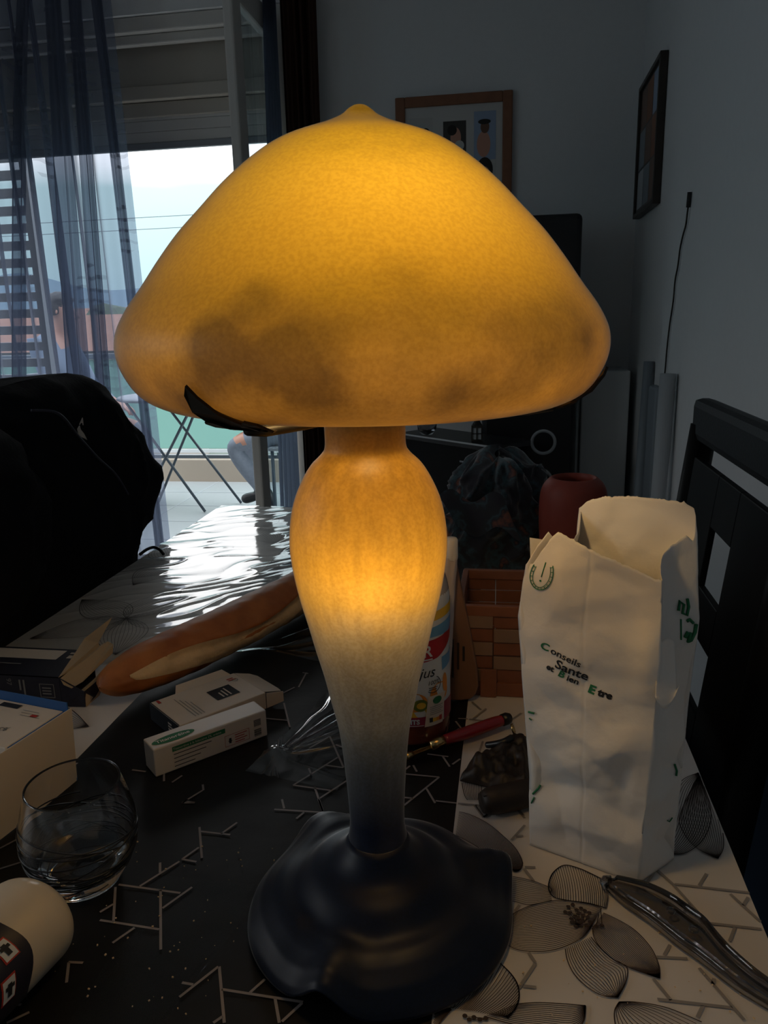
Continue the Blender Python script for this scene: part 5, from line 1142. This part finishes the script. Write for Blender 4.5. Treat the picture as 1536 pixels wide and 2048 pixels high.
for x, y in ((.1165, .482), (.128, .466)): m.lathe([(.0022, 0), (.0032, 0), (.0032, .0015), (.0022, .0015), (.0022, 0)], 16, (x, y, TZ + .0062))
m.build('rivet', M['acrylic'], t)

# crumpled clear film on the black band
M['film'] = clear('clear_plastic_film', (.985, .985, .985), .06, 1.45, 0.0, 2.0); M['film2'] = clear('thin_plastic_film', (.985, .985, .985), .12, 1.3, 0.0, .35)
t = thing('plastic_film', 'crinkled clear plastic film lying on the black band left of the lamp foot', 'plastic film', (-.2, .68, TZ))
KX, KY = -.2225, .6480
def filmz(x, y):
    dx_, dy_ = x - KX, y - KY; r = math.hypot(dx_, dy_) + 1e-5; a = math.atan2(dy_, dx_)
    rid = 0
    for c, w_, h, ln in ((R_(38), .05, .006, .22), (R_(47), .045, .008, .22), (R_(56), .05, .009, .24), (R_(65), .045, .008, .2), (R_(76), .05, .006, .2), (R_(23), .05, .006, .16), (R_(100), .08, .004, .1), (R_(-25), .1, .003, .10), (R_(-75), .10, .004, .1), (R_(-95), .10, .004, .1), (R_(170), .3, .005, .03), (R_(215), .3, .004, .03)):
        d = (a - c + PI) % (2 * PI) - PI; d += .10 * noise.noise(Vector((r * 25, c * 7, 0)))
        rid += .55 * h * math.exp(-(d / (w_ * .6)) ** 2) * min(1, r / .02) * max(0, 1 - r / ln)
    kn = .009 * math.exp(-(r / .011) ** 2)
    return TZ + .0022 + rid + kn + .0003 * (1 + noise.noise(Vector((x * 40, y * 40, 5))))
def film(u, v):
    x = lerp(-.228, -.135, u); y = lerp(.60 + .02 * (1 - u), .815, v); x += .006 * noise.noise(Vector((y * 20, 0, 0))) + (v - .3) * .05
    return Vector((x, y, filmz(x, y)))
MB().grid(film, 150, 230).build('film_sheet', M['film'], t, recalc=False)
# a second flat piece with a curled edge near the front
t = thing('plastic_film', 'flat piece of clear film with a curled edge near the cream bottle', 'plastic film', (-.2, .43, TZ))
def film2(u, v):
    y = lerp(.33, .475, v); x = lerp(-.262, lerp(-.205, -.178, v), u); e = math.exp(-((1 - u) / .06) ** 2)
    return Vector((x, y, TZ + .0018 + .0045 * e * (.5 + .5 * math.sin(v * 7)) + .0016 * max(0, noise.noise(Vector((x * 40, y * 30, 2)))) + .0002 * (1 + noise.noise(Vector((x * 150, y * 60, 5))))))
MB().grid(film2, 90, 120).build('film_sheet', M['film2'], t, recalc=False)
# bread crumbs
m = MB(); rc = random.Random(3)
for k in range(110):
    if k < 70: x, y = rc.uniform(-.30, -.17), rc.uniform(.36, .52)
    else: x, y = rc.uniform(.0, .16), rc.uniform(.36, .48)
    if math.hypot(x - AX, y - AY) < .1: continue
    r = rc.uniform(.0002, .0007); m.box((x - r, y - r * .7, TZ + .0012), (x + r, y + r * .7, TZ + .0012 + r * 1.2), 0, 0, rc.uniform(0, 3))
o = m.build('bread_crumbs', M['crumb']); tag(o, 'tiny bread crumbs scattered over the front of the tablecloth', 'crumbs'); o['kind'] = 'stuff'

# ------------------------------------------------------------------ chairs round the table
def chair(label, loc, rz):
    t = thing('dining_chair', label, 'chair', loc, rz, 'dining chairs')
    # local: back plane near x=0 leaning to +x, seat towards -x, width along y
    W2 = .262
    def X(z): return -.045 + .105 * (z - .5)
    back = MB()
    cuts = [(.76, .852), (.598, .690), (.49, .545)]
    def slab(y0, y1, z0, z1, d=.010):
        vs = []
        for z in (z0, z1):
            for (dx_, y) in ((0, y0), (0, y1), (d, y1), (d, y0)): vs.append((X(z) + dx_, y, z))
        back.add(vs, [(3, 2, 1, 0), (4, 5, 6, 7), (0, 1, 5, 4), (1, 2, 6, 5), (2, 3, 7, 6), (3, 0, 4, 7)])
    cy0, cy1 = -.055, .055
    slab(-W2 + .045, cy0, .47, .93); slab(cy1, W2 - .045, .47, .93)
    zs = [.47] + [z for c in sorted(cuts) for z in c] + [.93]
    for a, b in zip(zs[0::2], zs[1::2]): slab(cy0, cy1, a, b)
    bevel(back.build('back_panel', M['blackwood'], t, False), .002)
    m = MB(); m.box((X(.99) - .006, -W2, .955), (X(.99) + .030, W2, 1.024), 0, .013); m.build('top_rail', M['chairpad'], t, False)
    for s in (-1, 1):
        m = MB(); y = s * (W2 - .022)
        m.tube([(.045, y, 0), (.0, y, .25), (X(.47) + .012, y, .47), (X(.7) + .012, y, .7), (X(.98) + .012, y, .98)], [.016, .020, .024, .023, .022], 10); m.build('back_post', M['blackwood'], t, False)
        m = MB(); m.tube([(-.43, s * (W2 - .03), 0), (-.43, s * (W2 - .03), .43)], [.015, .022], 10); m.build('front_leg', M['blackwood'], t, False)
    m = MB().box((-.46, -W2 + .005, .43), (-.02, W2 - .005, .485), 0, .018); m.build('seat', M['chairpad'], t, False)
    return t
chair('black wooden dining chair with square cut-outs tucked under the right of the table', (.305, 1.12, 0), 0)
chair('black dining chair under the black jacket left of the table', (-.83, 1.22, 0), PI)
# jacket over the far left chair
t = thing('jacket', 'black hooded jacket with a small pale emblem draped over the chair left of the table', 'jacket', (-.825, 1.2, .5))
ZT = [(.46, .90, 1.35), (.60, .90, 1.36), (.737, .91, 1.40), (.776, .92, 1.50), (.82, .93, 1.56), (.857, .93, 1.57), (.90, .94, 1.54), (.95, .95, 1.50), (.995, .955, 1.455), (1.03, .965, 1.425), (1.055, .975, 1.415), (1.075, 1.0, 1.39), (1.088, 1.06, 1.33)]
def jac(u, v):
    z = lerp(.46, 1.085, v); a = u * 2 * PI
    n_ = interp([(z_, a_) for z_, a_, b_ in ZT], z); f_ = interp([(z_, b_) for z_, a_, b_ in ZT], z)
    w_ = interp([(.46, .105), (.75, .098), (.95, .09), (1.03, .075), (1.07, .05), (1.085, .02)], z)
    cx = -.825 + .02 * (1 - v); c = math.cos(a); s = math.sin(a); pw = .55
    x = cx + w_ * math.copysign(abs(c) ** pw, c); y = (n_ + f_) / 2 + (f_ - n_) / 2 * math.copysign(abs(s) ** pw, s)
    q = Vector((x * 9, y * 9, z * 9)); d = .012 * noise.noise(q) + .009 * (1 - abs(noise.noise(q * 1.7))) ** 4
    nrm = Vector((c, s, 0)); return Vector((x, y, z)) + nrm * d + Vector((0, 0, .012 * noise.noise(Vector((y * 7, x * 7, 2))) * v))
m = MB(); m.grid(jac, 130, 70, closeu=True); topv = [jac(i / 60, 1) for i in range(60)]; m.add(topv, [tuple(range(60))], 0, True); m.build('jacket_shell', M['jacket'], t)
# hood: padded lump on the near side, with piping
def hood(u, v):
    a = u * 2 * PI; ph = v * PI
    d = Vector((math.sin(ph) * math.cos(a), math.sin(ph) * math.sin(a), math.cos(ph)))
    return Vector((-.745 + d.x * .10, .84 + d.y * .24, .90 + d.z * .178)) + d * .02 * noise.noise(d * 3)
MB().grid(hood, 50, 30, closeu=True).build('hood', M['jacket'], t)
m = MB(); m.tube(smooth([(-.66, .985, 1.055), (-.648, 1.03, 1.045), (-.662, 1.10, 1.00), (-.675, 1.17, .955), (-.68, 1.23, .915), (-.682, 1.27, .87)], 6), .0022, 6); m.build('piping', M['seam'], t)
em = plane_fn((-.681, 1.142, 1.002), (.05, 1, -.2), (0, .1, 1)); p = MB()
p.poly([em(-.012, .004), em(-.006, .010), em(-.004, .004), em(.004, -.002), em(.012, -.012), em(.006, -.010), em(-.004, -.008), em(-.010, -.004)], .0015)
put_text(p, 'A', .016, lambda x, y: em(-.006 + x + y * .4, .012 + y), 0, bold=.0006)
p.build('emblem', M['card'], t)
t = thing('backpack_strap', 'short black strap loop lying over the far left table edge', 'strap', (-.65, 1.28, TZ))
MB().tube(smooth([(-.672, 1.27, TZ + .006), (-.664, 1.283, TZ + .012), (-.654, 1.292, TZ + .014), (-.640, 1.286, TZ + .012), (-.628, 1.276, TZ + .006)], 6), .003, 8).build('webbing', M['black'], t)

t = thing('added_dark_panel', 'plain navy panel added to darken the right wall behind the black chair', 'panel', (.485, .8, 0))
M['navy'] = pr('matte_navy', (.010, .020, .036), .9, spec=.1)
bevel(MB().box((.468, -.05, .001), (.4985, 1.62, .60)).build('panel_face', M['navy'], t), .012, 3)  # panel added to darken the wall and floor beside the chair
# ------------------------------------------------------------------ back of the room
t = thing('picture_frame', 'orange wooden frame with portrait photos on a pale mount on the back wall', 'picture', (-.25, YB, 1.70))
fx0, fx1, fz0, fz1 = -.490, -.008, 1.36, 2.055
m = MB(); fw_ = .040
for lo, hi in (((fx0, 3.472, fz0), (fx0 + fw_, 3.4985, fz1)), ((fx1 - fw_, 3.472, fz0), (fx1, 3.4985, fz1)), ((fx0 + fw_, 3.472, fz1 - fw_), (fx1 - fw_, 3.4985, fz1)), ((fx0 + fw_, 3.472, fz0), (fx1 - fw_, 3.4985, fz0 + fw_))): m.box(lo, hi)
bevel(m.build('frame_moulding', M['frameorange'], t), .004)
MB().box((fx0 + fw_, 3.484, fz0 + fw_), (fx1 - fw_, 3.4985, fz1 - fw_)).build('mount', M['mat'], t)
def photo(px0, px1, pz0, pz1, bgm, figs, par, Y=3.483):
    p = MB(); fn = plane_fn((0, Y, 0), (1, 0, 0), (0, 0, 1)); mats = [bgm]
    rect_on(p, fn, px0, pz0, px1, pz1, 0)
    for (cx, cz, rx, rz_, mm) in figs:
        f2 = plane_fn((0, Y - .0005 * (len(mats)), 0), (1, 0, 0), (0, 0, 1)); disc_on(p, f2, cx, cz, rx, rz_, len(mats)); mats.append(mm)
    p.build('photograph', mats, par)
M['phbg'] = pr('photo_dark_ground', (.05, .045, .04), .4); M['phpale'] = pr('photo_pale_ground', (.50, .49, .47), .4); M['phblue'] = pr('photo_blue_ground', (.30, .38, .52), .4); M['phbrown'] = pr('photo_brown', (.16, .08, .05), .4)
for r_ in range(2):
    dz = -.20 * r_
    photo(-.435, -.335, 1.815 + dz, 1.975 + dz, M['phpale'], [(-.405, 1.90 + dz, .022, .032, M['hair']), (-.365, 1.905 + dz, .022, .030, M['hair']), (-.405, 1.89 + dz, .014, .020, M['skin']), (-.365, 1.893 + dz, .014, .019, M['skin'])], t)
    photo(-.292, -.197, 1.835 + dz, 1.955 + dz, M['phbg'], [(-.24, 1.89 + dz, .022, .04, M['skin']), (-.255, 1.92 + dz, .02, .02, M['hair']), (-.225, 1.86 + dz, .02, .02, M['mat'])], t)
    photo(-.165, -.075, 1.80 + dz, 1.985 + dz, M['phblue'] if r_ == 0 else M['phpale'], [(-.125, 1.86 + dz, .028, .05, M['skin']), (-.12, 1.925 + dz, .018, .024, M['phbrown']), (-.122, 1.945 + dz, .026, .010, M['hair'])] if r_ == 0 else [(-.12, 1.76, .034, .05, M['hair']), (-.12, 1.74, .022, .034, M['skin'])], t)

t = thing('picture_frame', 'dark framed photo collage hanging on the right wall above the cable', 'picture', (WX, 3.15, 1.75))
def R3(a, b, c, d):  # y,z quad corners -> slightly tilted picture on the right wall
    return a
m = MB(); y0, y1, z0, z1 = 2.945, 3.395, 1.530, 2.005; fr_ = .016
for lo, hi in (((.472, y0, z0), (.4985, y0 + fr_, z1)), ((.472, y1 - fr_, z0), (.4985, y1, z1)), ((.472, y0 + fr_, z1 - fr_), (.4985, y1 - fr_, z1)), ((.472, y0 + fr_, z0), (.4985, y1 - fr_, z0 + fr_))): m.box(lo, hi)
bevel(m.build('frame_moulding', M['darkwood'], t), .002)
MB().box((.482, y0 + fr_, z0 + fr_), (.4985, y1 - fr_, z1 - fr_)).build('mount', M['phbg'], t)
p = MB(); fn = plane_fn((.4815, 0, 0), (0, 1, 0), (0, 0, 1)); k = 0; pm = [M['phbrown'], M['phblue'], M['greytube'], M['frameorange'], M['pale']]
for a in range(3):
    for b in range(3): rect_on(p, fn, y0 + .03 + a * .132, z0 + .03 + b * .142, y0 + .155 + a * .132, z0 + .165 + b * .142, (a * 2 + b * 3) % 5)
p.build('photo_collage', pm, t)

t = thing('power_cable', 'thin dark cable with small plug end hanging down the right wall', 'cable', (.495, 2.55, 1.2))
MB().tube(smooth([(.493, 2.455, 1.455), (.493, 2.462, 1.436), (.495, 2.480, 1.41), (.494, 2.505, 1.385), (.495, 2.540, 1.35), (.494, 2.552, 1.30), (.495, 2.585, 1.26), (.494, 2.588, 1.20), (.495, 2.625, 1.13), (.494, 2.640, 1.06), (.495, 2.655, .98), (.494, 2.67, .90)], 5), .0026, 6).build('cord', M['darkmetal'], t)
MB().tube([(.493, 2.448, 1.495), (.493, 2.455, 1.455)], .006, 10).build('plug', M['black'], t)

# speaker tower with pale rings
t = thing('speaker_tower', 'tall black speaker tower with pale ringed drivers against the back wall', 'speaker', (.07, 3.16, 0))
bevel(MB().box((-.11, 3.02, .0), (.248, 3.34, 1.522)).build('cabinet', M['black'], t), .02, 3)
RY = Matrix.Rotation(R_(90), 4, 'X')
for cx, cz, r in ((.128, .690, .050), (.118, .538, .050)):
    MB().lathe([(r - .012, 0), (r - .008, .006), (r - .003, .008), (r, .004), (r, 0)], 40, (cx, 3.0195, cz), 0, RY).build('driver_ring', M['pale'], t)
    MB().lathe([(0, .004), (.012, .005), (r - .014, -.0005)], 32, (cx, 3.0195, cz), 0, RY).build('driver_cone', M['chairpad'], t)

# corner cabinet set diagonally, with drawers and things on it
t = thing('corner_cabinet', 'low black cabinet with slatted front set diagonally before the speaker', 'cabinet', (-.10, 2.80, 0), math.atan2(-.295, .335))
# local frame: x along the left front edge towards the near corner
cl = Matrix.Rotation(math.atan2(-.295, .335), 4, 'Z'); near = Vector((-.058, 2.608, 0)); ROOT_ = ROOTM[t.name].inverted()
nl = ROOT_ @ near
m = MB(); m.box((nl.x - .50, nl.y, .72), (nl.x, nl.y + .20, .74)); bevel(m.build('top_board', M['black'], t, False), .003)
m = MB(); m.box((nl.x - .49, nl.y + .012, 0), (nl.x - .01, nl.y + .19, .72)); m.build('carcass', M['blackwood'], t, False)
MB().box((nl.x - .50, nl.y - .002, .735), (nl.x, nl.y, .741)).build('edge_strip', M['pale'], t, False)
for k in range(6): MB().box((nl.x - .165, nl.y + .007, .665 - k * .022), (nl.x - .045, nl.y + .0118, .671 - k * .022)).build('slat', M['greytube'], t, False)
t = thing('lantern', 'small dark lantern with four pale panes standing on the black cabinet', 'lantern', (-.115, 2.72, .741))
m = MB(); m.box((-.134, 2.702, .7412), (-.096, 2.74, .748)); m.box((-.134, 2.702, .790), (-.096, 2.74, .798)); 
for x in (-.134, -.117, -.100): m.box((x, 2.702, .748), (x + .004, 2.706, .790))
m.box((-.134, 2.702, .768), (-.096, 2.706, .771)); m.box((-.134, 2.736, .748), (-.096, 2.74, .790)); m.build('lantern_frame', M['darkmetal'], t)
MB().box((-.130, 2.7065, .749), (-.100, 2.709, .789)).build('pane', M['pale'], t)
MB().lathe([(.018, .798), (.008, .815), (.0, .818)], 16, (-.115, 2.721, 0)).build('cap', M['darkmetal'], t)
t = thing('drinking_glass', 'small clear glass bowl standing on the black cabinet behind the lamp neck', 'glass', (-.31, 2.86, .741))
MB().lathe([(0, .742), (.022, .742), (.035, .76), (.038, .785), (.036, .80), (.0345, .80), (.036, .785), (.033, .762), (.0, .748)], 28, (-.31, 2.885, 0)).build('glass_bowl', M['tumbler'], t)

# pale heater and things leaning on the right wall
t = thing('panel_heater', 'tall white panel heater standing against the back wall in the right corner', 'heater', (.37, 3.38, 0))
bevel(MB().box((.283, 3.22, .01), (.470, 3.44, .945)).build('casing', M['white'], t), .006)
MB().box((.30, 3.235, .9455), (.455, 3.425, .949)).build('top_grille', M['pale'], t)
t = thing('cardboard_tube', 'pale grey tube leaning on the right wall beside the heater', 'tube', (.46, 2.9, 0))
MB().tube([(.455, 2.86, .002), (.478, 2.87, 1.00)], .017, 16).build('tube_wall', M['greytube'], t)
t = thing('cardboard_tube', 'thicker pale tube standing on the right wall just left of the black chair', 'tube', (.45, 2.45, 0))
MB().tube([(.455, 2.46, .002), (.470, 2.47, .985)], .024, 16).build('tube_wall', M['pale'], t)
t = thing('folded_ironing_board', 'narrow dark folded board leaning on the right wall between the two tubes', 'board', (.45, 2.68, 0))
bevel(MB().box((.460, 2.60, .002), (.494, 2.74, .93)).build('board_panel', M['greytube'], t), .01)

# ------------------------------------------------------------------ pieces of parts hang under their part
def base(o): return o.name.split('.')[0]
HOST = {'printing': ('carton', 'carton_body', 'label', 'bag_sheet', 'board_panel'), 'photograph': ('mount',), 'photo_collage': ('mount',), 'emblem': ('jacket_shell',), 'piping': ('jacket_shell',),
        'handle': ('sash_frame',), 'hazard_sign': ('label',), 'seam': ('case_body',), 'buckle': ('strap',), 'stopper': ('end_bar',), 'edge_strip': ('top_board',), 'top_grille': ('casing',), 'swirl_thread': ('glass_bowl',), 'slash': ('crust',), 'blue_lining': ('carton_body',), 'tuck_lip': ('tuck_flap',)}
for r in [o for o in COL.objects if o.parent is None and o.type == 'EMPTY']:
    ch = list(r.children)
    for c in ch:
        for h in HOST.get(base(c), ()):
            hs = [q for q in ch if base(q) == h]
            if hs: c.parent = hs[0]; break
    for a_, b_ in (('arm', 'leaf_clasp'), ('driver_ring', 'driver_cone')):
        A2 = sorted([q for q in ch if base(q) == a_], key=lambda q: q.name); B2 = sorted([q for q in ch if base(q) == b_], key=lambda q: q.name)
        if len(A2) == len(B2):
            for p_, q_ in zip(A2, B2): q_.parent = p_
